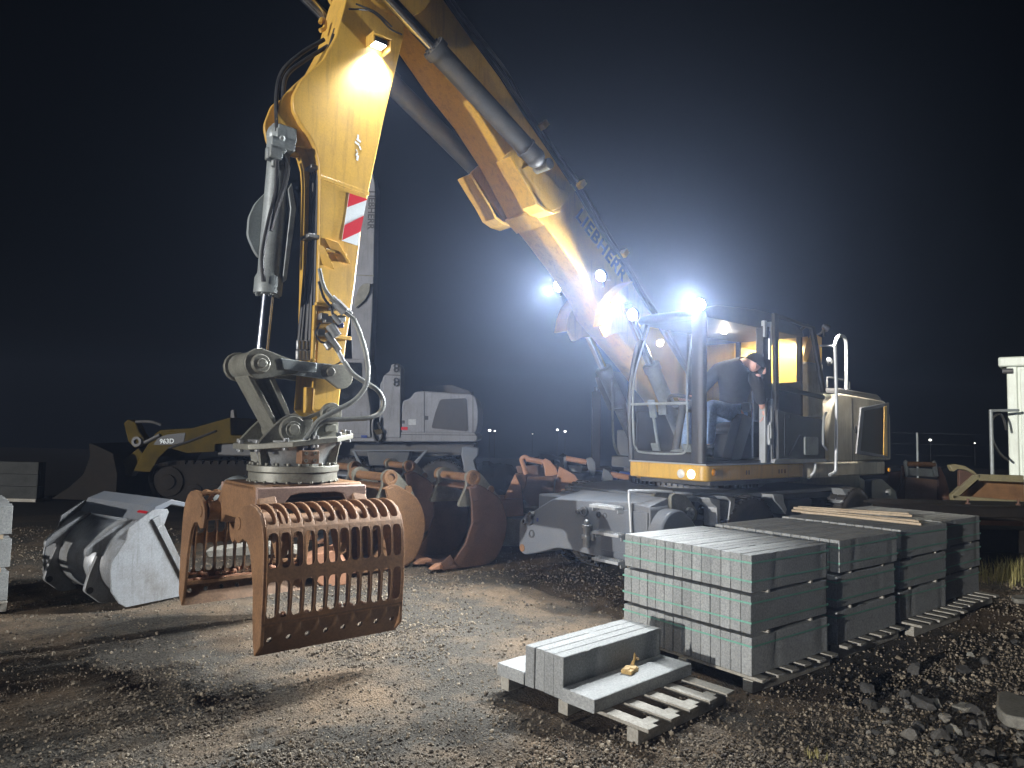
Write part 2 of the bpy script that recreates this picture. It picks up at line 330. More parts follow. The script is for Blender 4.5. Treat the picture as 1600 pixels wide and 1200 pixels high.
def stone_mat(name, c0, c1, c2):
    m, nt, b = nodes_of(name); N = nt.nodes; L = nt.links
    g = N.new('ShaderNodeNewGeometry'); r = N.new('ShaderNodeValToRGB'); e = r.color_ramp.elements
    e[0].color = (*c0, 1); e[1].color = (*c2, 1); e.new(0.55).color = (*c1, 1)
    L.new(g.outputs['Random Per Island'], r.inputs['Fac'])
    tc = N.new('ShaderNodeTexCoord'); no = N.new('ShaderNodeTexNoise'); no.inputs['Scale'].default_value = 70; no.inputs['Detail'].default_value = 4
    L.new(tc.outputs['Object'], no.inputs['Vector'])
    mr = N.new('ShaderNodeMapRange'); mr.inputs['To Min'].default_value = 0.6; mr.inputs['To Max'].default_value = 1.35; L.new(no.outputs['Fac'], mr.inputs['Value'])
    mx = N.new('ShaderNodeMix'); mx.data_type = 'RGBA'; mx.blend_type = 'MULTIPLY'; mx.inputs['Factor'].default_value = 1
    L.new(r.outputs['Color'], mx.inputs['A']); L.new(mr.outputs[0], mx.inputs['B']); L.new(mx.outputs['Result'], b.inputs['Base Color'])
    b.inputs['Roughness'].default_value = 0.8
    bp = N.new('ShaderNodeBump'); bp.inputs['Strength'].default_value = 0.5; bp.inputs['Distance'].default_value = 0.004
    L.new(no.outputs['Fac'], bp.inputs['Height']); L.new(bp.outputs['Normal'], b.inputs['Normal'])
    return m
M['pebble'] = stone_mat('crushed_gravel', (0.065,0.052,0.039), (0.165,0.134,0.096), (0.32,0.268,0.195))
M['rock'] = stone_mat('rubble_rock', (0.03,0.028,0.025), (0.075,0.07,0.062), (0.20,0.185,0.155))
# ================================================================== the wheeled excavator
EX = thing('wheeled_excavator', 'yellow and grey wheeled excavator with lit work lamps and a raised arm', 'excavator', MC, MTH)
def T2(pts, v): return [sv(x, y, v) for x, y in pts]
def text_mesh(name, s, size, origin, xdir, ydir, mat, parent, bold=0.02, space=1.0):
    c = bpy.data.curves.new(name, 'FONT'); c.body = s; c.size = size; c.extrude = 0.0012; c.offset = bold*size; c.space_character = space
    t = bpy.data.objects.new(name + '_tmp', c); COL.objects.link(t)
    dg = bpy.context.evaluated_depsgraph_get(); me = bpy.data.meshes.new_from_object(t.evaluated_get(dg)); bpy.data.objects.remove(t); bpy.data.curves.remove(c)
    me.name = name; me.materials.clear(); me.materials.append(mat)
    X = Vector(xdir).normalized(); Y = Vector(ydir).normalized(); Z = X.cross(Y)
    me.transform(Matrix.Translation(Vector(origin)) @ Matrix((X, Y, Z)).transposed().to_4x4())
    o = bpy.data.objects.new(name, me); COL.objects.link(o); o.parent = parent
    return o

# ---- undercarriage
uc = MB().box(-2.0, 2.2, -0.55, 0.55, 0.50, 1.00).box(-1.3, 1.2, -0.85, 0.85, 0.72, 1.02).build('undercarriage', M['grey'], EX, 0.02)
b = MB(); b.xy(rounded([(1.75,-0.50),(1.75,1.12),(-1.95,1.12),(-1.95,-0.95),(0.6,-0.95)], 0.1), 1.03, 1.075); b.build('deck_plate', M['grey'], uc, 0.006)
b = MB(); b.ring((0,0,1.075),(0,0,1.17),0.80,0.55,48)
for i in range(72):
    a = 2*math.pi*i/72; b.obox((0.815*math.cos(a), 0.815*math.sin(a), 1.125), (math.cos(a), math.sin(a), 0), (-math.sin(a), math.cos(a), 0), (0,0,1), 0.02, 0.016, 0.03)
b.ring((0,0,1.17),(0,0,1.235),0.72,0.5,40); b.build('slewing_ring', M['cyl_dark'], uc)
# front outrigger head, traced in its own plane across the front of the chassis
SF = 2.35
prof = [us(x, y, SF) for x, y in [(811,818),(811,858),(818,867),(843,863),(869,856),(893,859),(914,865),(933,869.5),(975,880)]]
prof += [(1.16, prof[-1][1] - 0.015), (1.16, 1.02)] + [us(x, y, SF) for x, y in [(985,785),(864,779),(815,810)]]
org = MB(); org.vz(rounded(prof, 0.05), SF - 0.42, SF)
ofr = org.build('outrigger_head', M['grey'], EX, 0.012)
top = [us(x, y, SF) for x, y in [(864,779),(985,785)]]
b = MB(); t0, t1 = top[0], (1.14, 1.02)
b.loops([(SF-0.005, t0[0]+0.01, t0[1]), (SF-0.005, t1[0], t1[1]), (SF-0.30, t1[0], t1[1]+0.07), (SF-0.30, t0[0]+0.16, t0[1]+0.10)],
        [(SF-0.02, t0[0]+0.01, t0[1]-0.05), (SF-0.02, t1[0], t1[1]-0.05), (SF-0.30, t1[0], t1[1]-0.0), (SF-0.30, t0[0]+0.16, t0[1]-0.0)])
b.build('top_cover', M['grey'], ofr, 0.01)
def disc_on_front(x, y, r, h, mat, name, parent, r2=None):
    v, z = us(x, y, SF); mb = MB().cyl((SF, v, z), (SF + h, v, z), r, r2 or r, 20); return mb.build(name, mat, parent, 0.004)
b = MB()
for x, y, r, h in [(828,812,0.062,0.035),(833,803,0.03,0.05),(823,815,0.035,0.05),(914,799.5,0.052,0.03),(904,799,0.024,0.03),(936,804,0.030,0.02),(947,805.5,0.030,0.02)]:
    v, z = us(x, y, SF); b.ring((SF-0.005, v, z), (SF+h, v, z), r, r*0.45, 20); b.cyl((SF, v, z), (SF+h*0.6, v, z), r*0.45, None, 14)
b.build('pin_boss', M['trim'], ofr, 0.003)
v, z = us(831,834,SF); MB().ring((SF-0.004, v, z), (SF+0.012, v, z), 0.045, 0.03, 20).build('lock_ring', M['trim'], ofr)
v, z = us(816,856,SF); MB().cyl((SF-0.004, v, z), (SF+0.004, v, z), 0.042, None, 20).build('pin_end', M['rust'], ofr)
v, z = us(840,812,SF); MB().box(SF-0.002, SF+0.003, v-0.014, v+0.014, z-0.02, z+0.02).build('blue_sticker', M['blue'], ofr)
v, z = us(922,838,SF)
b = MB().cyl((SF+0.05, v, z-0.10), (SF+0.05, v, z+0.09), 0.038, None, 18).cyl((SF+0.05, v, z+0.09), (SF+0.05, v, z+0.12), 0.05, None, 18).ring((SF+0.05, v, z-0.02), (SF+0.05, v, z+0.02), 0.052, 0.03, 18).box(SF-0.002, SF+0.04, v-0.05, v+0.08, z-0.03, z+0.05).ball((SF+0.05, v, z+0.145), 0.03)
b.build('hinge_pin', M['bare'], ofr, 0.003)
b = MB()
v0, z0 = us(942,802,SF); v1, z1 = us(975,868,SF)
b.box(SF-0.002, SF+0.018, v0-0.02, 1.14, z1+0.02, z0+0.06); b.build('cover_plate', M['grey'], ofr, 0.006)
for (x0, y0, x1, y1) in [(929,784,967,793),(934,825,973,836),(933,865,976,880)]:
    va, za = us(x0, y0, SF+0.06); vb, zb = us(x1, y1, SF+0.06)
    b = MB(); zt = (za + zb)/2
    b.box(SF+0.018, SF+0.14, va, va + 0.34, zt-0.035, zt-0.006)
    for i in range(14):
        b.cyl((SF+0.05, va+0.02+i*0.023, zt-0.006), (SF+0.05, va+0.02+i*0.023, zt+0.004), 0.008, None, 6)
        b.cyl((SF+0.10, va+0.02+i*0.023, zt-0.006), (SF+0.10, va+0.02+i*0.023, zt+0.004), 0.008, None, 6)
    b.box(SF+0.018, SF+0.10, va+0.0, va+0.012, zt-0.07, zt-0.035); b.box(SF+0.018, SF+0.10, va+0.328, va+0.34, zt-0.07, zt-0.035)
    b.build('step', M['step'], ofr, 0.003)
pth = [us(x, y, SF+0.05) for x, y in [(986,832),(984.5,800),(983,768)]]
v3, z3 = pth[2]
MB().tube([(SF+0.05,)+pth[0], (SF+0.05,)+pth[1], (SF+0.05, v3, z3-0.02), (SF+0.01, v3+0.015, z3+0.005), (SF-0.35, v3+0.14, z3-0.005), (SF-0.42, v3+0.16, z3-0.03), (SF-0.42, v3+0.16, z3-0.14)], 0.014, 8, 8).build('grab_handle', M['silver'], ofr)
# rounded fender beside the steps
b = MB(); b.sz(rounded([(2.36,0.60),(2.36,0.86),(2.24,0.98),(2.05,1.00),(1.82,0.84),(1.74,0.60)], 0.10, 5), 0.98, 1.30); b.build('fender', M['grey'], uc, 0.02)
# bracket with pivot disc, traced on the left side
VB = 1.16
br = T2([(1048,826),(1046,775),(1052,770.5),(1068,772),(1078,785),(1088,800),(1085,813),(1072,822)], VB)
b = MB().sz(rounded(br, 0.03), VB-0.02, VB+0.02).sz([(p[0]-0.02, p[1]) for p in rounded(br, 0.03)], VB-0.24, VB-0.20); b.build('pivot_bracket', M['greasy'], uc, 0.006)
s_, z_ = sv(1073,802,VB); MB().ring((s_,VB+0.02,z_),(s_,VB+0.05,z_),0.062,0.02,22).bolts((s_,VB+0.02,z_),(0,1,0),0.045,5,0.008,0.04).cyl((s_,VB+0.02,z_),(s_,VB+0.035,z_),0.02).build('pivot_disc', M['bare'], uc, 0.003)
for poly in ([(1100,777),(1117,780),(1118,822),(1113,822),(1112,792),(1104,786)], [(1126,775),(1141,777),(1140,790),(1136,812),(1132,815),(1130,812),(1134,783)],
             [(1200,772),(1216,772),(1218,785),(1222,795),(1220,803),(1210,790),(1203,782)], [(1308,763),(1325,765),(1324,790),(1305,785),(1316,776)]):
    MB().sz(T2(poly, 1.2), 1.10, 1.26).build('fender_bracket', M['step'], uc, 0.006)
b = MB().sz(T2([(1080,770),(1316,768),(1316,776),(1080,784)], 1.0), 0.78, 1.02); b.build('side_rail', M['grey'], uc, 0.006)
b = MB().box(0.05, 0.5, 0.9, 1.1, 0.72, 0.95).box(-0.9, -0.35, 0.85, 1.08, 0.6, 0.95).build('valve_box', M['trim'], uc, 0.02)
# rear outrigger
pl = T2([(1362,750),(1378,748),(1400,768),(1403,786),(1396,800),(1362,796)], 1.05)
ro = MB().sz(rounded(pl, 0.04), 0.95, 1.05).sz(rounded(pl, 0.04), 0.70, 0.76).build('rear_outrigger', M['grey'], uc, 0.008)
s_, z_ = sv(1386,769,1.05); MB().cyl((s_,0.65,z_),(s_,1.09,z_),0.05).build('pin', M['bare'], ro, 0.004)
# wheels
def wheel(parent, s, v, side, r=0.53, w=0.24, name='wheel'):
    rim = MB().lathe((s, v, r), [(0.06,-0.08),(0.29,-0.09),(0.30,-0.02),(0.24,0.02),(0.12,0.03),(0.10,0.09),(0.02,0.10)] if side > 0 else [(0.02,-0.10),(0.10,-0.09),(0.12,-0.03),(0.24,-0.02),(0.30,0.02),(0.29,0.09),(0.06,0.08)], 30, (0,1,0))
    rim.bolts((s, v + 0.025*side, r), (0, side, 0), 0.17, 10, 0.014, 0.03)
    t = MB(); t.lathe((s, v, r), [(0.29,-w*0.36),(0.40,-w*0.5),(0.48,-w*0.5),(0.515,-w*0.42),(r-0.012,-w*0.25),(r-0.012,w*0.25),(0.515,w*0.42),(0.48,w*0.5),(0.40,w*0.5),(0.29,w*0.36)], 44, (0,1,0))
    for i in range(44):
        a = 2*math.pi*i/44; d = Vector((math.cos(a),0,math.sin(a))); tt = Vector((-math.sin(a),0,math.cos(a)))
        for sg in (-1, 1):
            t.obox(Vector((s, v + sg*w*0.24, r)) + d*(r-0.012), d, tt + Vector((0, sg*0.25, 0)), (0,1,0), 0.018, 0.020, w*0.2)
    wt = t.build(name, M['rubber'], parent, 0)
    rim.build('rim', M['trim'], wt, 0.004)
    return wt
for s in (0.78, -1.72):
    MB().cyl((s,-1.1,0.53),(s,1.1,0.53),0.11).ball((s,0,0.53),0.22).build('axle', M['grey'], uc)
    for sg in (-1, 1):
        wheel(EX, s, sg*1.16, sg); wheel(EX, s, sg*0.88, sg)

# ---- upper carriage
b = MB(); b.xy(rounded([(1.6,0.24),(1.6,1.25),(-0.42,1.25),(-0.42,0.24)], 0.09, 5), 1.235, 1.395)
upf = b.build('upper_frame', M['yellow'], EX, 0.012)
MB().box(-0.42,0.25,-1.2,0.235,1.24,1.39).build('deck_frame', M['trim'], upf, 0.02)
b = MB(); b.xy([(1.45,0.3),(1.45,1.2),(-0.4,1.2),(-0.4,-1.1),(0.1,-1.1),(0.1,0.3)], 1.18, 1.237); b.build('belly_plate', M['cyl_dark'], upf, 0.01)
v, z = us(1064,740,1.6)
for x, y, mt in ((1064,740,'lens'),(1080,741,'lamp_soft')):
    v, z = us(x, y, 1.6); MB().lathe((1.585, v, z), [(0.046,0),(0.046,0.02),(0.040,0.026),(0.02,0.032),(0.004,0.034)], 22, (1,0,0)).build('headlight', M[mt], upf)
s_, z_ = sv(1115,738,1.25); MB().lathe((s_,1.245,z_),[(0.035,0),(0.035,0.015),(0.022,0.024),(0.004,0.026)],18,(0,1,0)).build('side_marker', M['amber'], upf)
b = MB()
for s0 in (0.85, 0.80, 0.18, 0.12, 0.05):
    b.box(s0, s0+0.018, 1.247, 1.2535, 1.29, 1.335)
b.build('stencil', M['yellow_old_dim'], upf)
MB().sz([(1.6,1.395),(-0.42,1.395),(-0.42,1.41),(1.6,1.41)], 0.26, 1.255).build('sill', M['silver'], upf, 0.003)
# counterweight + hood
b = MB(); b.xy(rounded([(-0.43,1.25),(-2.70,1.25),(-2.98,1.0),(-2.98,-1.0),(-2.70,-1.25),(-0.43,-1.25)], 0.12, 5), 1.215, 1.40)
cw = b.build('counterweight', M['cream'], EX, 0.02)
MB().xy(rounded([(-1.6,0.9),(-2.75,0.9),(-2.75,-0.9),(-1.6,-0.9)], 0.12), 0.98, 1.216).build('lower_counterweight', M['cream'], cw, 0.015)
s_, z_ = sv(1388,734,1.25); MB().cyl((s_,1.248,z_),(s_,1.27,z_),0.028).build('plug', M['amber'], cw, 0.003)
hood_p = [(-1.02,1.405),(-1.02,1.80),(-1.14,2.10),(-1.32,2.275),(-2.70,2.235),(-2.84,2.18),(-2.90,2.0),(-2.90,1.405)]
hd = MB().sz(rounded(hood_p, 0.05), -1.22, 1.235).build('engine_hood', M['cream'], EX, 0.02)
MB().sz([(-1.30,2.27),(-2.66,2.235),(-2.70,2.27),(-2.55,2.32),(-1.42,2.345)], -1.15, 1.20).build('hood_top', M['cyl_dark'], hd, 0.015)
gl = T2([(1348,642),(1381,635.5),(1380,711),(1342,704)], 1.24); go = T2([(1343,637),(1387,629),(1387,716),(1336,709)], 1.24)
b = MB(); n = 4
vs = [(a, 1.243, c) for a, c in go] + [(a, 1.262, c) for a, c in go] + [(a, 1.262, c) for a, c in gl] + [(a, 1.236, c) for a, c in gl]
b.add(vs, [(k*4+i, k*4+(i+1)%4, (k+1)*4+(i+1)%4, (k+1)*4+i) for k in range(3) for i in range(4)])
b.build('grille_frame', M['white'], hd, 0.006)
yp = T2([(1381,635.5),(1385,634),(1386,713),(1380,711)], 1.26); MB().sz(yp, 1.258, 1.268).build('grille_edge', M['yellow'], hd, 0.003)
MB().sz(gl, 1.236, 1.242).build('grille', M['mesh'], hd)
ln = T2([(1331.6,622),(1332.4,622),(1332.6,720),(1331.8,720)], 1.24); MB().sz([(ln[0][0]+0.004,ln[0][1]),(ln[0][0]-0.004,ln[0][1]),(ln[2][0]-0.004,1.41),(ln[2][0]+0.004,1.41)], 1.236, 1.2385).build('door_gap', M['black'], hd)
s_, z_ = sv(1337,671,1.24); MB().sz(rrect(s_-0.022,s_+0.022,z_-0.05,z_+0.05,0.015), 1.236, 1.246).build('latch', M['black'], hd, 0.003)
MB().tube([(-1.5,1.0,2.34),(-1.5,1.0,2.46),(-1.56,1.0,2.50),(-2.1,1.0,2.48),(-2.15,1.0,2.44),(-2.15,1.0,2.32)],0.013,8,6).build('hood_handrail', M['trim'], hd)
MB().cyl((-2.3,0.3,2.31),(-2.3,0.3,2.50),0.05).cyl((-2.3,0.3,2.50),(-2.38,0.3,2.58),0.045).build('exhaust_pipe', M['cyl_dark'], hd, 0.004)
MB().tube([S3(1296,742,1.30), S3(1304,737,1.33), S3(1306,725,1.34), S3(1307,640,1.34), S3(1305,550,1.34), S3(1305,538,1.34), S3(1309,527,1.34), S3(1316,525,1.26), S3(1321,532,1.18), S3(1322,560,1.12), S3(1322,612,1.10)], 0.021, 10, 6).build('access_handrail', M['silver'], hd)
MB().tube([S3(1282,540,1.28), S3(1300,541,1.30), S3(1306,546,1.33)], 0.012, 8, 4).build('rail_brace', M['silver'], hd)
MB().tube([S3(1262,748,1.2), S3(1268,742,1.26), S3(1273,735,1.29), S3(1274,724,1.29)], 0.017, 8, 5).build('lower_handrail', M['silver'], hd)
# tower between cab and hood, with the lamp that lights its yellow panels
tw = MB().box(-0.98,-0.50,0.60,1.20,1.40,1.95).box(-0.98,-0.60,1.09,1.20,1.95,2.62).build('service_tower', M['cream'], EX, 0.02)
s_, z_ = sv(1294,565,1.2); MB().lathe((s_,1.20,z_),[(0.055,0),(0.055,0.02),(0.03,0.03),(0.03,0.045)],20,(0,1,0)).build('filler_cap', M['trim'], tw)
MB().sz([(-0.62,2.62),(-0.98,2.62),(-1.00,2.96),(-0.84,2.98),(-0.74,2.85)],1.10,1.18).box(-0.98,-0.94,-0.6,1.09,1.40,2.98).box(-0.94,-0.5,0.30,0.34,1.4,2.85).build('tower_panel', M['yellow'], tw, 0.008)
MB().tube([S3(1246,590,1.0),S3(1252,560,1.0),S3(1250,520,1.0),S3(1262,508,1.0)],0.02,8,6).tube([S3(1272,610,1.0),S3(1273,560,1.0),S3(1268,520,1.0)],0.016,8,6).build('tower_hose', M['hose'], tw)

# ---- cab
cab = MB().box(-0.42,1.55,0.30,1.22,1.397,1.44).build('cab', M['black'], EX, 0.006)
b = MB(); b.xy(rounded([(1.62,1.085),(1.62,1.17),(1.605,1.215),(1.58,1.235),(1.555,1.235),(1.555,1.17),(1.58,1.085)], 0.03), 1.41, 2.96)
b.build('corner_pillar', M['black'], cab, 0.006)
MB().tube([(1.60,0.30,1.42),(1.63,0.295,2.0),(1.60,0.33,2.5),(1.52,0.42,2.95)],0.035,8,6).build('far_pillar', M['black'], cab)
MB().box(1.50,1.60,0.28,1.10,1.41,1.52).build('windscreen_base', M['black'], cab, 0.015)
MB().box(1.42,1.53,0.42,1.2,2.90,2.97).build('windscreen_header', M['black'], cab, 0.012)
# windscreen: a slightly bowed sheet
def wsp(a, t):   # a 0..1 across, t 0..1 up
    z = 1.50 + 1.42*t; s = 1.60 + 0.05*math.sin(math.pi*min(1, t*1.25)) - 0.09*max(0, t-0.6)/0.4
    va = 0.31 + 0.10*max(0, t-0.45)/0.55
    return (s + 0.03*math.sin(math.pi*a), va + (1.085-va)*a, z)
b = MB(); na, nt_ = 10, 14
b.add([wsp(i/na, j/nt_) for j in range(nt_+1) for i in range(na+1)], [(j*(na+1)+i, j*(na+1)+i+1, (j+1)*(na+1)+i+1, (j+1)*(na+1)+i) for j in range(nt_) for i in range(na)])
b.build('windscreen', M['glass'], cab, smooth=60)
cor = [(0.06,0.55),(0.06,0.12),(0.10,0.03),(0.22,0.0),(0.80,0.0),(0.93,0.03),(0.97,0.12),(0.97,0.55),(0.97,0.97)]
MB().tube([Vector(wsp(a,t)) + Vector((0.012,0,0)) for a, t in [(0.10,0.97)]+cor], 0.011, 6, 5).build('windscreen_seal', M['cyl'], cab)
dz = us(1040,631,1.63)[1]; tdv = (dz-1.50)/1.42
MB().tube([Vector(wsp(a,tdv)) for a in (0.03,0.25,0.5,0.75,0.98)], 0.014, 6, 4).build('windscreen_divider', M['cyl'], cab)
rf = [(1.60,2.93),(1.56,2.99),(1.35,3.05),(0.6,3.10),(0.0,3.08),(-0.35,3.0),(-0.45,2.92),(-0.42,2.90),(1.55,2.90)]
MB().sz(rounded(rf,0.03),0.36,1.23).build('cab_roof', M['trim'], cab, 0.03)
MB().cyl((0.15,0.8,3.08),(0.15,0.8,3.16),0.012).ball((-0.1,0.9,3.09),0.09,0.07,0.04).build('roof_vent', M['trim'], cab)
# B pillar, door jamb
for s0, z0, z1, mt in ((0.50,1.41,2.12,'silver'),(0.37,1.41,2.12,'silver'),(0.50,2.80,2.985,'silver'),(0.37,2.72,2.985,'silver')):
    MB().box(s0-0.028, s0+0.022, 1.20, 1.275, z0, z1).build('jamb_strip', M[mt], cab, 0.006)
MB().box(0.34,0.525,1.16,1.255,2.1,2.93).build('jamb_post', M['black'], cab, 0.012)
MB().box(0.39,0.46,1.16,1.24,1.41,2.13).build('jamb_post', M['trim'], cab, 0.008)
s_, z_ = sv(1202,678,1.28)
MB().box(s_-0.03,s_+0.03,1.255,1.295,z_-0.10,z_+0.10).box(s_-0.04,s_+0.012,1.285,1.31,z_-0.05,z_+0.06).cyl((s_+0.02,1.29,z_-0.12),(s_+0.02,1.29,z_-0.05),0.016).cyl((s_,1.29,z_+0.06),(s_,1.29,z_+0.13),0.014).build('door_latch', M['silver'], cab, 0.004)
s_, z_ = sv(1203,545,1.27); MB().cyl((s_,1.262,z_-0.12),(s_,1.262,z_+0.2),0.010).build('grab_rod', M['chrome'], cab)
s_, z_ = sv(1173,600,1.1); MB().cyl((s_,1.12,1.45),(s_,1.12,2.2),0.012).build('inner_grab_rod', M['chrome'], cab)
# opened door lying along the side
dr = MB().sz(T2([(1213,640),(1240,648),(1287,655.5),(1288,716.5),(1215,717)],1.3), 1.278, 1.315).build('door', M['trim'], cab, 0.008)
b = MB()
b.sz(T2([(1209,717),(1289,717),(1289,721.5),(1207,723.5)],1.3),1.276,1.322); b.build('door_frame', M['silver'], dr, 0.004)
b = MB()
b.sz(T2([(1213,601),(1287,618),(1287,624),(1213,608)],1.3),1.276,1.318)
b.sz(T2([(1266,509),(1272,511),(1289,614),(1285,614)],1.3),1.276,1.318)
b.sz(T2([(1208,489),(1215,493),(1215,640),(1211,640)],1.3),1.276,1.318)
b.sz(T2([(1208,489),(1272,511),(1272,515),(1214,497)],1.3),1.276,1.318); b.build('window_frame', M['black'], dr, 0.006)
MB().sz(T2([(1214,496),(1271,513),(1287,620),(1214,604)],1.3),1.294,1.298).build('window_pane', M['glass'], dr)
MB().sz(T2([(1214,607),(1287,623),(1286,656),(1214,640)],1.3),1.294,1.298).build('window_pane', M['glass'], dr)
b = MB()
for q in ([(1226,648),(1228,648),(1227.5,712),(1225.5,712)], [(1231,713),(1249,682),(1251,682),(1233,713)], [(1249,681),(1254,680.5),(1254,683),(1249,683)]):
    b.sz(T2(q,1.318),1.314,1.321)
b.build('door_groove', M['black'], dr)
MB().sz(rounded(T2([(1256,682),(1277,683),(1277,711),(1256,711)],1.318),0.03),1.313,1.335).build('door_pocket', M['cyl'], dr, 0.008)
MB().tube([S3(1291,645,1.32),S3(1288,650,1.36),S3(1286.5,662,1.37),S3(1286,690,1.37),S3(1288,697,1.36),S3(1292,703,1.32)],0.014,8,5).build('handle', M['silver'], dr)
s_, z_ = sv(1234,651,1.318); MB().cyl((s_,1.314,z_),(s_,1.324,z_),0.016).build('lock', M['black'], dr)
dl = MB().lathe((0.55,0.78,2.895), [(0.032,0),(0.032,-0.010),(0.02,-0.016),(0.004,-0.018)], 16).build('added_dome_light', M['lamp_soft'], cab)  # guessed cab lamp, added to brighten the operator and interior
# rear and far walls of the cab
b = MB(); b.box(-0.43,-0.38,0.34,1.22,1.44,2.36).box(-0.43,-0.38,0.34,0.40,2.36,2.92).box(-0.43,-0.38,1.16,1.22,2.36,2.92); b.build('rear_wall', M['black'], cab, 0.01)
MB().box(-0.41,-0.405,0.40,1.16,2.36,2.9).build('rear_window', M['glass'], cab)
b = MB(); b.box(-0.40,1.55,0.30,0.335,1.44,1.95).box(0.55,0.62,0.30,0.34,1.95,2.92).build('far_wall', M['black'], cab, 0.01)
MB().box(-0.38,1.55,0.318,0.322,1.95,2.9).build('far_window', M['glass'], cab)
# seat, consoles, wheel column
st = MB().sz(rounded([(0.02,1.72),(0.10,1.88),(0.55,1.86),(0.60,1.78),(0.55,1.72)],0.04),0.52,0.98).box(0.12,0.5,0.6,0.9,1.44,1.73).build('seat', M['jacket'], cab, 0.03)
MB().sz(rounded([(0.05,1.84),(0.16,1.84),(0.02,2.50),(-0.10,2.48)],0.04),0.54,0.96).build('backrest', M['jacket'], st, 0.03)
MB().sz(rounded([(0.30,1.86),(0.85,1.95),(0.88,2.02),(0.30,1.98)],0.03),0.40,0.52).box(0.8,0.9,0.42,0.52,2.0,2.16).sz(rounded([(0.75,1.44),(0.95,1.44),(0.72,1.95),(0.5,1.9)],0.04),1.0,1.12).build('console', M['trim'], cab, 0.02)
b = MB().cyl((1.38,0.70,1.44),(1.22,0.70,2.02),0.04).ring((1.21,0.70,2.03),(1.195,0.70,2.06),0.19,0.165,30).obox((1.2,0.7,2.04),(0.25,0,1),(0,1,0),(-1,0,0.25),0.03,0.16,0.015); b.build('steering_column', M['trim'], cab)
mp = us(1010,618,1.4); MB().obox((1.40,0.42,1.98),(0.25,0,1),(0,1,0),(1,0,-0.25),0.10,0.045,0.012).obox((1.40,0.56,1.97),(0.3,0.1,1),(0,1,0),(1,0,-0.3),0.06,0.055,0.012).build('monitor', M['cyl'], cab, 0.006)
MB().cyl((1.3,0.45,1.44),(1.38,0.42,1.9),0.018).lathe((1.33,0.72,1.44),[(0.11,0),(0.11,0.02),(0.095,0.03),(0.1,0.05),(0.085,0.06),(0.09,0.08),(0.06,0.1)],20).obox((1.42,0.50,1.52),(0.5,0,1),(0,1,0),(1,0,-0.5),0.09,0.05,0.012).obox((1.42,0.92,1.52),(0.5,0,1),(0,1,0),(1,0,-0.5),0.09,0.05,0.012).build('pedal', M['cyl'], cab, 0.006)
MB().ball((0.84,0.47,2.12),0.022,0.022,0.03).build('joystick_knob', M['red'], cab)
MB().obox((0.62,1.10,2.02),(0.3,0,1),(0,1,0),(1,0,-0.3),0.05,0.04,0.03).build('control_box', M['trim'], cab, 0.01)
# front right side: hand rail, tool box, mirror
MB().tube([S3(957,590,-0.2),S3(957,640,-0.2),S3(959,690,-0.2),S3(966,710,-0.2)],0.014,8,5).tube([S3(957,640,-0.2),S3(973,640,-0.2)],0.012,8,2).build('front_handrail', M['cyl'], upf)
b = MB().sz(T2([(950,588),(962,580),(980,582),(982,640),(972,641),(955,604)],-0.30),-0.52,-0.30).build('front_bracket', M['trim'], upf, 0.01)
MB().box(-0.35,0.2,-1.15,-0.5,1.395,1.75).build('tool_box', M['trim'], upf, 0.02)

# ---- lamps on cab, boom, arm
def work_lamp(P, d, parent, name='work_lamp', size=0.062):
    P = Vector(P); d = Vector(d).normalized()
    h = MB().lathe(P - d*0.075, [(0.02,0),(size*0.8,0.015),(size*1.18,0.05),(size*1.18,0.078),(size*1.02,0.078),(size*1.0,0.068)], 22, d).cyl(P - d*0.06 + Vector((0,0,-0.05)), P - d*0.06 + Vector((0,0,-0.13)), 0.014, None, 8)
    o = h.build(name, M['black'], parent)
    MB().lathe(P - d*0.008, [(size,0),(size*0.9,0.006),(size*0.5,0.011),(0.004,0.013)], 22, d).build('lens', M['lamp_on'], o)
    return o
LAMPS = []
for (x, y) in ((988,492),(1093,476)):
    sl_ = 1.62 if x > 1000 else 1.82; v, z = us(x, y, sl_); work_lamp((sl_, v, z), (1,0.15,-0.30), cab); LAMPS.append(('cab', (sl_ + 0.08, v, z-0.01), (1,-0.10,-0.34) if x > 1000 else (1,-0.12,-0.10)))
s_, z_ = sv(935,432,0.30); work_lamp((s_, 0.33, z_), (0.9,0.1,-0.42), EX); LAMPS.append(('boom', (s_+0.07, 0.335, z_-0.02), (1.6,-0.55,-0.95)))
s2_, z2_ = sv(881,448,-0.33); work_lamp((s_, -0.33, z_-0.02), (0.9,-0.1,-0.42), EX); LAMPS.append(('boom', (s_+0.07, -0.335, z_-0.04), (1.6,-0.05,-0.9)))
MB().box(s_-0.16,s_-0.06,-0.34,0.34,z_-0.02,z_+0.02).build('lamp_bar', M['yellow'], EX, 0.004)

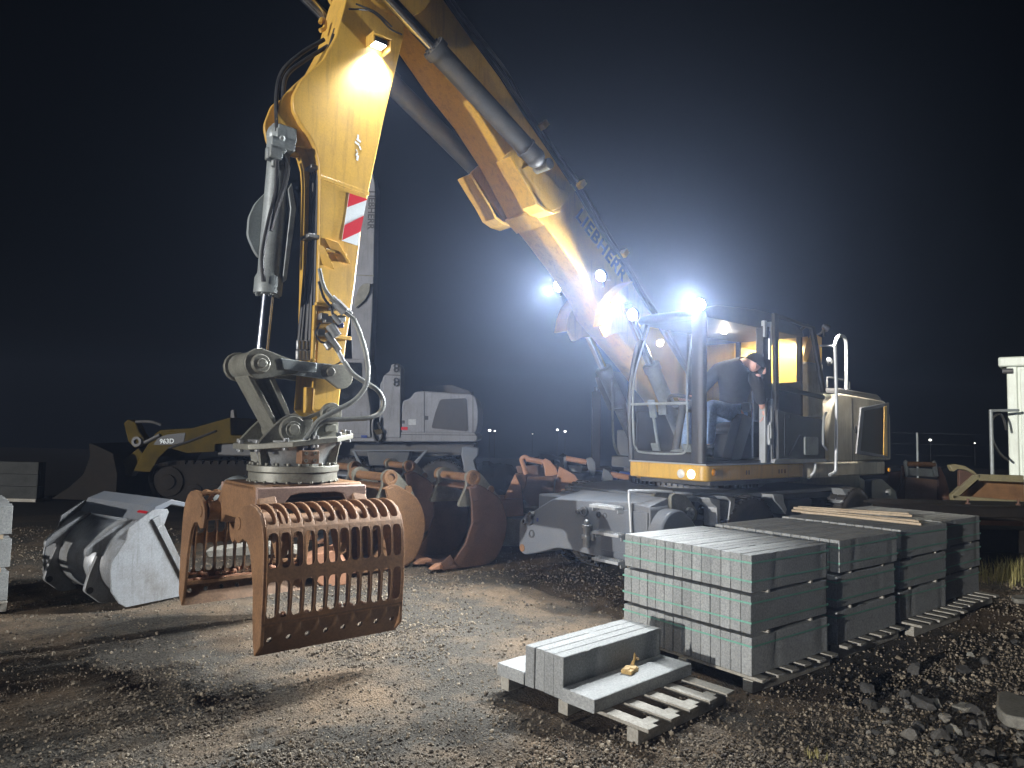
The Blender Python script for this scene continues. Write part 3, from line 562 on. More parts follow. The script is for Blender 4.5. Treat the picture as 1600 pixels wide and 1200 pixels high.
# ---- boom
VBm = 0.205
low = [(4.62,5.38),(4.07,4.90),(3.74,4.66),(3.39,4.33),(3.03,3.90),(2.77,3.71),(2.44,3.45),(2.14,3.18),(1.98,2.96),(1.45,2.60),(0.85,2.15),(0.30,1.70)]
upp = [(-0.02,1.98),(0.45,2.42),(0.95,2.88),(1.33,3.24),(1.63,3.53),(2.03,3.86),(2.46,4.26),(2.84,4.57),(3.2,4.85),(3.51,5.12),(3.88,5.38),(4.20,5.62),(4.75,6.05)]
bm_ = MB()
side = low + upp
bm_.sz(side, -VBm, VBm)
boom = bm_.build('boom', M['yellow'], EX, 0.012)
MB().sz([(4.75 + 0.42*math.cos(R(a)), 5.66 + 0.42*math.sin(R(a))) for a in range(0, 360, 12)], VBm+0.005, VBm+0.045).sz([(4.75 + 0.42*math.cos(R(a)), 5.66 + 0.42*math.sin(R(a))) for a in range(0, 360, 12)], -VBm-0.045, -VBm-0.005).cyl((4.75,-0.3,5.66),(4.75,0.3,5.66),0.09).build('boom_fork', M['yellow'], boom, 0.006)
MB().box(-0.35,0.8,-0.30,-0.215,1.15,1.55).box(-0.35,0.8,0.215,0.30,1.15,1.55).box(-0.35,0.38,-0.30,-0.215,1.5,2.1).box(-0.35,0.38,0.215,0.30,1.5,2.1).cyl((0.1,-0.36,1.92),(0.1,0.36,1.92),0.09).build('boom_foot', M['yellow'], EX, 0.02)
# weld plate line at the elbow
MB().sz([(3.06,3.885),(2.90,3.78),(2.89,3.80),(3.05,3.91)], -VBm-0.004, VBm+0.004).build('weld_plate', M['yellow'], boom, 0.002)
ear = T2([(788,247),(803,233),(823,250),(818,262),(840,253),(863,273),(877,293),(897,300),(890,312),(880,323),(860,331),(850,333),(838,322),(815,285)], 0.30)
for sg in (1,-1):
    e = MB().sz(rounded(ear,0.03), sg*0.225, sg*0.265).build('cylinder_ear', M['yellow'], boom, 0.005)
    # curved flange along the lower edge of the ear
    fl = T2([(786,250),(800,275),(815,300),(826,322),(838,331),(852,336),(862,333)], 0.30)
    b = MB()
    for i in range(len(fl)-1):
        (a0,c0),(a1,c1) = fl[i], fl[i+1]
        d = Vector((a1-a0,0,c1-c0)); ln_ = d.length; d.normalize(); n_ = Vector((-d.z,0,d.x))
        b.obox(Vector(((a0+a1)/2, sg*0.315, (c0+c1)/2)), d, (0,1,0), n_, ln_/2+0.004, 0.105, 0.014)
    b.build('ear_flange', M['yellow'], e, 0.004)
    s_, z_ = sv(842,262,0.30); MB().cyl((s_, sg*0.22, z_),(s_, sg*0.46, z_),0.055).build('ear_pin', M['greasy'], e, 0.004)
# arm cylinders, one each side of the boom
p1 = sv(835,246,0.38); p0 = sv(680,78,0.38); pr = sv(652,46,0.38)
for sg in (1,-1):
    A = Vector((p1[0], sg*0.385, p1[1])); B = Vector((p0[0], sg*0.385, p0[1])); D = (B-A).normalized()
    c = MB().cyl(A, B, 0.095, None, 24).cyl(B - D*0.04, B + D*0.03, 0.112, None, 24).ball(A, 0.10).cyl(A + D*0.12, A + D*0.14, 0.105, None, 24).bolts(B + D*0.03, D, 0.09, 8, 0.012, 0.015).build('arm_cylinder', M['cyl_dark'], EX)
    MB().cyl(B, B + D*1.1, 0.055, None, 18).build('piston_rod', M['chrome'], c)
    MB().tube([A + D*0.2 + Vector((0.1,0,0.08)), A + D*0.7 + Vector((0.085,0,0.065)), B - D*0.1 + Vector((0.085,0,0.065)), B + Vector((0.06,0,0.05))], 0.016, 8, 4).build('feed_pipe', M['hose'], c)
# boom lift cylinders
for sg in (1,-1):
    lo = T2([(940,505),(944,478),(958,458),(975,444),(983,452),(985,520),(965,520),(950,528)], 0.30)
    g = MB().sz(rounded(lo,0.04), sg*0.215, sg*0.255).build('lift_lug', M['yellow'], boom, 0.006)
    fl = T2([(938,510),(941,490),(947,473),(957,459),(968,449),(978,443)], 0.30)
    b = MB()
    for i in range(len(fl)-1):
        (a0,c0),(a1,c1) = fl[i], fl[i+1]
        d = Vector((a1-a0,0,c1-c0)); ln_ = d.length; d.normalize(); n_ = Vector((-d.z,0,d.x))
        b.obox(Vector(((a0+a1)/2, sg*0.30, (c0+c1)/2)), d, (0,1,0), n_, ln_/2+0.004, 0.095, 0.012)
    b.build('lug_flange', M['yellow'], g, 0.004)
    A = Vector((1.78, sg*0.36, 3.06)); B = Vector((0.62, sg*0.36, 1.45)); D = (B-A).normalized()
    c = MB().cyl(A, A + D*0.9, 0.05, None, 18).ball(A, 0.075, 0.06, 0.075).build('lift_piston_rod', M['chrome'], EX)
    MB().cyl(A + D*0.75, B, 0.085, None, 22).cyl(A + D*0.72, A + D*0.80, 0.098, None, 22).build('lift_cylinder', M['cyl'], c)
    MB().box(0.45,0.75,sg*0.30-0.02 if sg>0 else sg*0.42, sg*0.42 if sg>0 else sg*0.30+0.02,1.2,1.5).build('cylinder_foot', M['grey'], c, 0.02)
# hoses and clamps along the boom's back
b = MB()
for k, (vv, off) in enumerate(((-0.12,0.05),(-0.04,0.07),(0.05,0.07),(0.13,0.09),(0.185,0.05),(0.10,0.16),(0.16,0.13))):
    pts = []
    for i, (s, z) in enumerate(upp[1:]):
        nrm = Vector((-0.65,0,0.76)); wob = 0.018*math.sin(i*1.7 + k*2.1)
        pts.append(Vector((s, vv + wob, z)) + nrm*(off + abs(wob)))
    b.tube(pts, 0.025 if k < 4 else 0.017, 7, 4)
b.build('boom_hose', M['hose'], boom)
for x, y in ((846,191),(905,284),(972,392)):
    s, z = sv(x, y, 0.2); MB().obox((s-0.02, 0.09, z-0.03), (0.76,0,0.65), (0,1,0), (-0.65,0,0.76), 0.03, 0.16, 0.045).build('hose_clamp', M['yellow'], boom, 0.006)
o0 = sv(899,338,0.21); o1 = sv(989,462,0.21); dx = Vector((o1[0]-o0[0],0,o1[1]-o0[1])); yd = Vector((dx.z,0,-dx.x)).normalized()
text_mesh('boom_lettering', 'LIEBHERR', 0.205, Vector((o0[0],VBm+0.002,o0[1])), dx, yd, M['label_dark'], boom, bold=0.03, space=1.12)

# ---- stick (dipper arm)
VS = 0.185
left = T2([(525,56),(506,91),(487,108),(470,125),(459.5,146),(458,158),(459.5,172),(469,191),(484,212),(493,230),(498.5,250),(500.3,275),(500,320),(499,372),(497.5,440),(496,500),(494,564),(489,640)], VS)
rgt = T2([(530,633),(537,567),(554,451),(565,357),(575,306),(600,187),(622,94),(631,56)], VS)
st_poly = [(4.55,5.80),(4.95,5.80),(5.12,5.30)] + left + [(5.20,1.76),(5.10,1.76)] + rgt
stick = MB().sz(st_poly, -VS, VS).build('stick', M['yellow'], EX, 0.010)
wl = T2([(500,273),(577,300),(576,306),(500,280)], VS); MB().sz(wl, VS-0.004, VS+0.004).build('weld_seam', M['yellow'], stick, 0.003)
# reflective board with red stripes
Q = [sv(x, y, VS+0.006) for x, y in [(546,302),(573.5,311),(559,384),(534.5,376)]]
def qp(a, c):
    p = [Vector(q) for q in Q]; t = p[0].lerp(p[1], a); bt = p[3].lerp(p[2], a); r = t.lerp(bt, c); return (r.x, r.y)
MB().sz([qp(0,0),qp(1,0),qp(1,1),qp(0,1)], VS-0.002, VS+0.006).build('marker_board', M['refl_white'], stick)
b = MB(); b.sz([qp(0,0),qp(1,0),qp(1,0.02),qp(0,0.30)], VS+0.005, VS+0.008); b.sz([qp(0,0.68),qp(1,0.36),qp(1,0.70),qp(0,0.99)], VS+0.005, VS+0.008); b.build('red_stripe', M['red'], stick)
for q in ([(510,373),(528,378),(547,411),(531,409)], [(500,383),(506,385),(522,420),(507,414)]):
    A = [sv(x, y, VS+0.05) for x, y in q]
    MB().loops([(A[0][0],VS-0.002,A[0][1]+0.02),(A[1][0],VS+0.05,A[1][1]),(A[2][0],VS+0.05,A[2][1]),(A[3][0],VS-0.002,A[3][1]+0.02)],
               [(A[0][0]-0.012,VS-0.002,A[0][1]+0.01),(A[1][0]-0.012,VS+0.05,A[1][1]-0.01),(A[2][0]-0.012,VS+0.05,A[2][1]-0.01),(A[3][0]-0.012,VS-0.002,A[3][1]+0.01)]).build('hose_guard', M['yellow'], stick, 0.003)
A0 = sv(528,394,VS+0.03); MB().box(A0[0]-0.08,A0[0]+0.10,VS-0.002,VS+0.03,A0[1]-0.012,A0[1]+0.012).build('guard_rib', M['yellow'], stick, 0.003)
b = MB()
for k in range(7):
    t = Vector((4.98 + rng.normal(0,0.012), VS+0.001, 4.10 - 0.03*k)); a = rng.uniform(0, 3.1); l = rng.uniform(0.008,0.022)
    b.obox(t, (math.cos(a),0,math.sin(a)), (0,1,0), (-math.sin(a),0,math.cos(a)), l, 0.001, l*0.4)
b.build('paint_chip', M['refl_white'], stick)
# lamp in a hood on the stick
s_, z_ = sv(591,72,VS+0.06)
lh = MB().box(s_-0.085,s_+0.085,VS-0.002,VS+0.13,z_+0.055,z_+0.075).box(s_-0.085,s_-0.075,VS-0.002,VS+0.13,z_-0.045,z_+0.055).box(s_+0.075,s_+0.085,VS-0.002,VS+0.13,z_-0.02,z_+0.055).build('lamp_hood', M['yellow'], stick, 0.004)
MB().box(s_-0.06,s_+0.06,VS+0.01,VS+0.11,z_+0.005,z_+0.05).build('lamp_body', M['black'], lh, 0.006)
MB().box(s_-0.05,s_+0.05,VS+0.015,VS+0.105,z_+0.000,z_+0.006).build('lens', M['lamp_on'], lh)
LAMPS.append(('stick', (s_-0.01, VS+0.045, z_-0.02), (0.0,0.05,-1)))
MB().tube([S3(545,14,0.22),S3(575,16,0.23),S3(592,26,0.24),S3(610,45,0.23),S3(628,54,0.22)],0.008,6,6).tube([S3(556,6,0.24),S3(585,18,0.25),S3(602,32,0.25),S3(612,42,0.24)],0.008,6,6).build('lamp_cable', M['hose'], stick)
# bracket lugs on the stick's front for the tilt cylinder
ply = T2([(462,140),(446,168),(436,200),(446,222),(462,222),(478,205),(490,235)], 0.0)
for sg in (1,-1):
    MB().sz(rounded([(5.50,4.36),(5.60,4.28),(5.66,4.08),(5.62,3.93),(5.52,3.90),(5.34,3.90),(5.34,4.2)],0.05), sg*0.10, sg*0.135).build('cylinder_lug', M['yellow'], stick, 0.006)
MB().tube([S3(500,36,0.0),S3(503,30,0.0),S3(508,34,0.0),S3(507,44,0.0),S3(500,48,0.0)],0.018,6,4).build('lifting_eye', M['yellow'], stick)
# tilt cylinder
A = Vector((5.56,0,3.98)); ps, pz = sv(418,460,0.0); B = Vector((ps,0,pz)); es, ez = sv(407,566,0.0); E_ = Vector((es,0,ez)); D = (B-A).normalized()
tc_ = MB().lathe(A, [(0.07,-0.09),(0.085,-0.02),(0.085,0.3),(0.088,0.9),(0.088,(B-A).length-0.16),(0.106,(B-A).length-0.12),(0.106,(B-A).length)], 26, D).ball(A, 0.11, 0.09, 0.11).bolts(B, D, 0.085, 8, 0.012, 0.014).build('tilt_cylinder', M['cyl'], EX)
MB().cyl(B, E_, 0.050, None, 22).build('piston_rod', M['chrome'], tc_)
MB().sz(T2([(447,330),(443,300),(449,290),(456,330),(441,440),(434,445)],0.0), -0.09, 0.09).build('rod_guard', M['cyl'], tc_, 0.006)
gp = T2([(452,245),(440,268),(425,290),(398,318),(388,340),(386,368),(396,392),(405,405),(412,380),(425,320),(445,270)], -0.12)
MB().sz(rounded(gp,0.03), -0.14, -0.10).build('guard_plate', M['cyl'], tc_, 0.006)
MB().ring((es-0.0,-0.06,ez),(es,0.06,ez),0.085,0.045,22).build('rod_eye', M['greasy'], tc_)
vb = MB()
for k in range(16):
    x, y = rng.uniform(420,447), rng.uniform(205,248)
    p = S3(x, y, 0.05 + rng.uniform(-0.05,0.05)); sz_ = rng.uniform(0.02,0.045)
    vb.obox(p, (rng.normal(),rng.normal(),rng.normal()), Vector((rng.normal(),rng.normal(),rng.normal())).cross(Vector((1,0.3,0.2))), (0.1,1,0.2), sz_, sz_*0.7, sz_*0.6)
vb = MB()
for (x, y, w, h_) in ((445,212,0.075,0.06),(432,228,0.06,0.055),(428,240,0.05,0.05),(448,228,0.05,0.05),(437,214,0.045,0.05)):
    p = S3(x, y, 0.09); vb.box(p[0]-w, p[0]+w, 0.03, 0.15, p[2]-h_, p[2]+h_)
for (x, y) in ((428,252),(440,248),(420,240),(446,198),(436,200),(452,200)):
    p = S3(x, y, 0.10); vb.cyl(Vector(p)-Vector((0,0,0.045)), Vector(p)+Vector((0,0,0.045)), 0.024, None, 8)
vb.cyl(S3(441,216,0.15), S3(441,216,0.18), 0.022, None, 10)
vb.build('valve_block', M['cyl'], tc_, 0.01)
h1 = MB()
h1.tube([S3(506,62,0.10),S3(470,84,0.12),S3(441,112,0.12),S3(432,150,0.12),S3(433,205,0.12)],0.017,8,7)
h1.tube([S3(512,72,0.06),S3(474,96,0.06),S3(448,118,0.08),S3(443,150,0.08),S3(446,205,0.10)],0.017,8,7)
h1.tube([S3(433,250,0.12),S3(431,300,0.12),S3(420,345,0.13),S3(410,400,0.13),S3(412,440,0.12)],0.018,8,7)
h1.tube([S3(443,245,0.12),S3(449,262,0.12),S3(444,290,0.13),S3(432,325,0.13),S3(422,360,0.12)],0.022,8,7)
h1.build('cylinder_hose', M['hose'], stick)
h2 = MB()
for k, (x0, x1, x2, vv, r) in enumerate(((487,484,470,0.02,0.017),(491,488,478,0.06,0.019),(494,490,484,0.10,0.017),(497,494,490,0.13,0.015),(490,486,474,-0.05,0.017),(484,480,466,-0.10,0.017))):
    h2.tube([S3(530-3*k,30+8*k,vv), S3(510-2*k,120,vv), S3(x0+2,215,vv), S3(x0,270,vv), S3(x1,380,vv), S3((x1+x2)/2,470,vv), S3(x2,545,vv), S3(x2,562,vv)], r, 7, 7)
h2.build('stick_hose', M['hose'], stick)
for (x_, y_, w_, d_) in ((490,264,0.045,0.06),(487,372,0.06,0.08)): MB().obox(S3(x_,y_,0.1),(1,0,0),(0,1,0),(0,0,1),w_,d_,0.014).build('hose_clip', M['bare'], stick, 0.003)
fit = MB()
for x in (466,472,478,484,490):
    for (ya, yb, r) in ((548,563,0.022),(532,546,0.017)):
        fit.cyl(S3(x,ya,0.10), S3(x,yb,0.10), r, None, 8)
fit.build('hose_fitting', M['bare'], stick, 0.003)
cp = MB()
for (xa,ya,xb,yb,r) in ((518,465,548,492,0.030),(524,472,540,488,0.042),(510,520,530,548,0.028),(515,508,527,526,0.040),(508,535,515,545,0.024),(528,548,537,566,0.018),(520,492,532,506,0.022)):
    cp.cyl(S3(xa,ya,0.24), S3(xb,yb,0.27), r, None, 10)
for (x,y) in ((505,495),(512,500),(500,520),(522,480),(532,498)):
    p = S3(x,y,0.22); cp.box(p[0]-0.03,p[0]+0.03,0.18,0.25,p[2]-0.025,p[2]+0.025)
cp.build('quick_coupling', M['bare'], stick, 0.003)
MB().box(*[x for x in (S3(527,509,0.2)[0]-0.025, S3(527,509,0.2)[0]+0.025)],0.2,0.27,S3(527,509,0.2)[2]-0.02,S3(527,509,0.2)[2]+0.02).build('coupling_cap', M['blue'], stick, 0.006)
b = MB()
for (x,y,w) in ((517,478,0.13),(507,515,0.10),(530,527,0.10)):
    p = S3(x,y,0.2); b.box(p[0]-w,p[0]+w,0.18,0.22,p[2]-0.014,p[2]+0.014)
p = S3(492,520,0.2); b.box(p[0]-0.012,p[0]+0.012,0.16,0.20,p[2]-0.25,p[2]+0.22)
p = S3(486,625,0.2); b.box(p[0]-0.02,p[0]+0.03,0.10,0.17,p[2]-0.1,p[2]+0.1)
b.build('pipe_bracket', M['yellow'], stick, 0.004)
lp = MB()
lp.tube([S3(499,420,0.22),S3(507,450,0.24),S3(522,470,0.26),S3(538,486,0.28),S3(553,498,0.30)],0.017,8,7)
lp.build('supply_hose', M['hose_grey'], stick)
MB().tube([S3(498,440,0.22),S3(506,465,0.24),S3(517,480,0.24),S3(520,492,0.24)],0.011,8,6).tube([S3(500,505,0.22),S3(493,520,0.25),S3(500,533,0.26),S3(512,537,0.25)],0.008,6,6).tube([S3(507,570,0.2),S3(522,571,0.22),S3(536,563,0.24)],0.007,6,6).build('pilot_hose', M['hose'], stick)
# link work at the stick's tip
LV = 0.24
pA = sv(407,568,LV); pB = sv(516,581,LV); pC = sv(457,671,LV); pD = sv(517,646,LV)
def link_plate(mb, p, q, r0, r1, v0, v1):
    P, Qv = Vector((p[0],p[1])), Vector((q[0],q[1])); d = (Qv-P).normalized(); n_ = Vector((-d.y,d.x)); pts = []
    a0 = math.atan2(n_.y, n_.x)
    pts += [tuple(P + Vector((math.cos(a0+math.pi*i/8), math.sin(a0+math.pi*i/8)))*r0) for i in range(9)]
    pts += [tuple(Qv + Vector((math.cos(a0+math.pi+math.pi*i/8), math.sin(a0+math.pi+math.pi*i/8)))*r1) for i in range(9)]
    mb.sz(pts, v0, v1)
b = MB()
for sg in (1,-1): link_plate(b, pA, (pA[0]*0.55+pB[0]*0.45, pA[1]*0.55+pB[1]*0.45), 0.115, 0.055, sg*(LV-0.04), sg*LV)
b.cyl((pA[0],-LV-0.05,pA[1]),(pA[0],LV+0.02,pA[1]),0.055).cyl((pA[0],LV,pA[1]),(pA[0],LV+0.03,pA[1]),0.075,0.065).cyl((pA[0],LV+0.03,pA[1]),(pA[0],LV+0.045,pA[1]),0.035)
idl = b.build('idler_link', M['greasy'], EX, 0.005)
b = MB()
for sg in (1,-1): link_plate(b, (pA[0]*0.62+pB[0]*0.38, pA[1]*0.62+pB[1]*0.38), pB, 0.055, 0.062, sg*(LV-0.035), sg*(LV-0.002))
q0 = sv(438,561,LV); q1 = sv(495,571,LV)
b.sz([sv(438,560,LV),sv(494,567,LV),sv(494,583,LV),sv(442,577,LV)], LV-0.05, LV+0.012)
b.build('link_cover', M['cyl'], idl, 0.006)
b = MB()
for sg in (1,-1): link_plate(b, (pB[0]+0.02,pB[1]), (pB[0]-0.10,pB[1]-0.03), 0.06, 0.10, sg*(LV-0.035), sg*LV)
b.cyl((pB[0],-LV-0.02,pB[1]),(pB[0],LV+0.02,pB[1]),0.035)
b.build('link_head', M['greasy'], idl, 0.005)
b = MB()
D2 = (Vector(pC)-Vector(pA)).normalized(); nn = Vector((-D2.y,D2.x)); P0 = Vector(pA)+D2*0.05; P1 = Vector(pC)-D2*0.02
for w0, w1, v0, v1 in ((-0.085,-0.045,-0.14,0.14),(0.045,0.085,-0.14,0.14),(-0.05,0.05,-0.02,0.02)):
    b.sz([tuple(P0+nn*w0*1.1),tuple(P0+nn*w1*1.1),tuple(P1+nn*w1*0.9),tuple(P1+nn*w0*0.9)], v0, v1)
b.cyl((pA[0],-0.17,pA[1]),(pA[0],0.17,pA[1]),0.10).cyl((pC[0],-0.17,pC[1]),(pC[0],0.17,pC[1]),0.085)
b.build('link_rod', M['greasy'], idl, 0.006)
# ================================================================== the sorting grab
GS = 5.37; GZ = 0.22
GR = thing('sorting_grab', 'rusty slotted sorting grab hanging open just above the gravel', 'grab', W(GS, 0, GZ), MTH)
def gb(mb, name, mat, parent=None, bevel=0.0, flip=False, **k):
    """geometry written in machine (s, v, z); flip mirrors it to the far jaw"""
    mb.v = [(s-GS, (-v if flip else v), z-GZ) for s, v, z in mb.v]
    return mb.build(name, mat, parent or GR, bevel, **k)
S0, S1 = 4.87, 5.87
OUT = [(0.885,0.42),(0.90,0.60),(0.895,0.80),(0.880,0.95),(0.845,1.045),(0.780,1.115),(0.700,1.150),(0.620,1.160),(0.545,1.150)]
prof = [Vector((a, b_, 0)) for a, b_ in OUT]; fine = catmull(prof, 10)
cum = [0.0]
for i in range(1, len(fine)): cum.append(cum[-1] + (fine[i]-fine[i-1]).length)
TL = cum[-1]
def pr(t):
    t = max(0, min(TL, t))
    for i in range(1, len(cum)):
        if cum[i] >= t:
            k = (t-cum[i-1])/max(1e-9, cum[i]-cum[i-1]); p = fine[i-1].lerp(fine[i], k); return (p.x, p.y)
    return (fine[-1].x, fine[-1].y)
def t_at_z(z):
    for i in range(1, len(fine)):
        if fine[i].y >= z: return cum[i]
    return TL
def slotted(mb, s0, s1, ncol, rows, margin):
    """rows: list of (t0, t1, h0, h1, r): cell range and hole range along the profile"""
    w = (s1-s0)/ncol; K = 7
    for (t0, t1, h0, h1, r) in rows:
        for c in range(ncol):
            a0 = s0 + c*w; a1 = a0 + w; ca = (a0+a1)/2; ct = (h0+h1)/2; ha = w/2 - margin; ht = (h1-h0)/2
            outer = []; inner = []
            per = [(-1+2*i/K, -1) for i in range(K)] + [(1, -1+2*i/K) for i in range(K)] + [(1-2*i/K, 1) for i in range(K)] + [(-1, 1-2*i/K) for i in range(K)]
            for (x, y) in per:
                outer.append((ca + x*w/2, t0 + (y+1)/2*(t1-t0)))
                qx, qy = x*ha, y*ht; cx = max(-(ha-r), min(ha-r, qx)); cy = max(-(ht-r), min(ht-r, qy)); dx, dy = qx-cx, qy-cy; l = math.hypot(dx, dy)
                if l > 1e-9: qx, qy = cx + dx/l*r, cy + dy/l*r
                inner.append((ca + qx, ct + qy))
            n = len(per)
            mid = [((o[0]+i_[0])/2, (o[1]+i_[1])/2) for o, i_ in zip(outer, inner)]
            vs = [(a, *pr(t)) for a, t in outer] + [(a, *pr(t)) for a, t in inner]
            mb.add(vs, [(i, (i+1)%n, n+(i+1)%n, n+i) for i in range(n)])
def strip(mb, s0, s1, t0, t1, nt=6, ns=12):
    vs = [(s0+(s1-s0)*i/ns, *pr(t0+(t1-t0)*j/nt)) for j in range(nt+1) for i in range(ns+1)]
    mb.add(vs, [(j*(ns+1)+i, j*(ns+1)+i+1, (j+1)*(ns+1)+i+1, (j+1)*(ns+1)+i) for j in range(nt) for i in range(ns)])
END = [(0.80,0.22),(0.89,0.30),(0.895,0.49),(0.90,0.62),(0.895,0.80),(0.880,0.95),(0.845,1.05),(0.78,1.12),(0.70,1.155),(0.60,1.165),(0.50,1.15),(0.41,1.11),(0.345,1.05),(0.33,0.98),(0.35,0.90),(0.42,0.885),(0.50,0.925),(0.58,0.915),(0.65,0.85),(0.69,0.75),(0.73,0.62),(0.745,0.45),(0.77,0.30)]
tb = t_at_z(0.455); t1a, t1b = t_at_z(0.70), t_at_z(0.765); t2a = t_at_z(0.995); t2b = t2a + 0.055
for side in (0, 1):
    fl = bool(side)
    b = MB()
    m = 0.0070
    strip(b, S0, S1, 0.0, tb, 4)
    slotted(b, S0, S1, 12, [(tb, (t1a+t1b)/2, tb+0.012, t1a, 0.030), ((t1a+t1b)/2, (t2a+t2b)/2, t1b, t2a, 0.030), ((t2a+t2b)/2, TL, t2b, TL-0.012, 0.030)], m)
    jaw = gb(b, 'jaw_sheet', M['rust'], None, 0, fl, weld=True, solid=0.017, smooth=0.5)
    jaw.data.polygons.foreach_set('use_smooth', [False]*len(jaw.data.polygons))
    for s0_, s1_ in ((S0-0.022, S0+0.004), (S1-0.004, S1+0.022)):
        gb(MB().vz(END, s0_, s1_), 'side_plate', M['rust'], jaw, 0.005, fl)
    w = (S1-S0)/12; rb = MB()
    for c in range(1, 12):
        sc_ = S0 + c*w; ts = [tb + (TL-tb)*i/26 for i in range(27)]; o = [pr(t) for t in ts]; inn = []
        for i in range(27):
            a = Vector(o[max(0,i-1)]); d = Vector(o[min(26,i+1)]) - a; d.normalize(); n_ = Vector((-d.y, d.x)); 
            dep = 0.028 + 0.018*math.sin(math.pi*i/26)
            inn.append((o[i][0]+n_.x*dep, o[i][1]+n_.y*dep))
        rb.vz(o + inn[::-1], sc_-0.0062, sc_+0.0062)
    gb(rb, 'rib', M['rust'], jaw, 0.0, fl)
    # cutting plate with bolt holes
    cb = MB(); wn = (S1-S0+0.03)/8; K = 6
    def cw_pt(a, c, k): return (a, 0.812+0.085*min(1, c/0.16) - k*0.026, 0.222 + c)
    for cc in range(8):
        a0 = S0-0.015+cc*wn; per = [(-1+2*i/K,-1) for i in range(K)]+[(1,-1+2*i/K) for i in range(K)]+[(1-2*i/K,1) for i in range(K)]+[(-1,1-2*i/K) for i in range(K)]
        n = len(per)
        for k in (0, 1):
            o = [cw_pt(a0+wn/2+x*wn/2, 0.11+y*0.11, k) for x, y in per]; i_ = []
            for x, y in per:
                l = math.hypot(x, y); i_.append(cw_pt(a0+wn/2+x/l*0.019, 0.105+y/l*0.019, k))
            if k == 0: O0, I0 = o, i_
            else:
                vs = O0 + I0 + o + i_
                cb.add(vs, [(i,(i+1)%n,n+(i+1)%n,n+i) for i in range(n)] + [(2*n+i,2*n+(i+1)%n,3*n+(i+1)%n,3*n+i) for i in range(n)] + [(n+i,n+(i+1)%n,3*n+(i+1)%n,3*n+i) for i in range(n)] + [(i,(i+1)%n,2*n+(i+1)%n,2*n+i) for i in range(n)])
    gb(cb, 'cutting_plate', M['rust_edge'], jaw, 0, fl)
    pb = MB()
    for sa, sb in ((S0+0.02,S0+0.20),(S1-0.20,S1-0.02)): pb.cyl((sa,0.42,1.02),(sb,0.42,1.02),0.075,None,22)
    pb.cyl((S0-0.03,0.42,1.02),(S1+0.03,0.42,1.02),0.045,None,18); gb(pb, 'pivot_tube', M['rust'], jaw, 0.004, fl)
    for sa in (S1-0.30, S0+0.24):
        lb = MB(); lb.vz(rounded([(0.30,1.08),(0.46,1.10),(0.56,0.98),(0.52,0.80),(0.44,0.74),(0.36,0.86)],0.05), sa, sa+0.06); gb(lb, 'lever', M['rust'], jaw, 0.006, fl)
    dbr = MB()
    for k in range(46):
        x = rng.uniform(S0+0.03, S1-0.03); dbr.ball((x, rng.uniform(0.79,0.85), rng.uniform(0.40,0.47)), rng.uniform(0.012,0.032), rng.uniform(0.012,0.03), rng.uniform(0.008,0.02), 6, 4)
    dbr.box(S0+0.02, S1-0.02, 0.80, 0.84, 0.405, 0.425); gb(dbr, 'packed_soil', M['rust_orange'], jaw, 0, fl, smooth=80)
    inl = MB().box(S0, S1, 0.775, 0.86, 0.385, 0.415); gb(inl, 'inner_lip', M['rust'], jaw, 0.004, fl)
# yoke
b = MB()
ch = [(-0.30,1.27),(0.30,1.27),(0.38,1.20),(0.44,1.10),(0.44,0.96),(0.36,0.93),(0.28,1.0),(-0.28,1.0),(-0.36,0.93),(-0.44,0.96),(-0.44,1.10),(-0.38,1.20)]
b.vz(ch, 5.62, 5.76).vz(ch, 4.90, 5.02)
b.box(4.90, 5.76, -0.31, 0.31, 1.225, 1.268)
gb(b, 'yoke', M['rust'], None, 0.012)
for sg in (1, -1):
    arch = [(5.76,1.255),(5.76,1.02),(5.60,0.98)] + [(5.565,1.06),(5.55,1.15),(5.51,1.195),(5.44,1.208),(5.16,1.208),(5.09,1.195),(5.06,1.15),(5.05,1.06)] + [(5.03,0.98),(4.90,1.02),(4.90,1.255)]
    gb(MB().loops([(a, sg*0.345, c) for a, c in arch], [(a, sg*0.385 + (0.0 if c > 1.1 else 0.02*sg), c-0.004) for a, c in arch]), 'yoke_skirt', M['rust_pale'], None, 0.008)
gb(MB().cyl((5.02,-0.2,1.08),(5.62,-0.2,1.08),0.07).cyl((5.02,0.2,1.08),(5.62,0.2,1.08),0.07), 'grab_cylinder', M['cyl_dark'], None, 0.006)
CS = 5.335
b = MB().ring((CS,0,1.275),(CS,0,1.345),0.335,0.2,56).ring((CS,0,1.350),(CS,0,1.398),0.348,0.2,56).bolts((CS,0,1.398),(0,0,1),0.318,24,0.017,0.022).bolts((CS,0,1.268),(0,0,1),0.335,24,0.014,0.018)
gb(b, 'slewing_flange', M['greasy'], None, 0.004)
b = MB().lathe((CS,0,1.39), [(0.245,0),(0.262,0.02),(0.27,0.06),(0.30,0.13),(0.345,0.18),(0.35,0.20)], 48)
hs = gb(b, 'rotator_housing', M['bare'], None, 0.003)
for a in (200, 260, 320, 20, 80, 140):
    b = MB()
    d = Vector((math.cos(R(a)), math.sin(R(a)), 0)); t = Vector((-d.y, d.x, 0))
    b.loops([Vector((CS,0,1.40))+d*0.25+t*0.012, Vector((CS,0,1.40))+d*0.33+t*0.012, Vector((CS,0,1.57))+d*0.36+t*0.012, Vector((CS,0,1.57))+d*0.28+t*0.012],
            [Vector((CS,0,1.40))+d*0.25-t*0.012, Vector((CS,0,1.40))+d*0.33-t*0.012, Vector((CS,0,1.57))+d*0.36-t*0.012, Vector((CS,0,1.57))+d*0.28-t*0.012])
    gb(b, 'housing_rib', M['greasy'], hs, 0.003)
tilt = 0.11
def tl(s, v, z): return (s, v, z + (CS - s)*tilt)
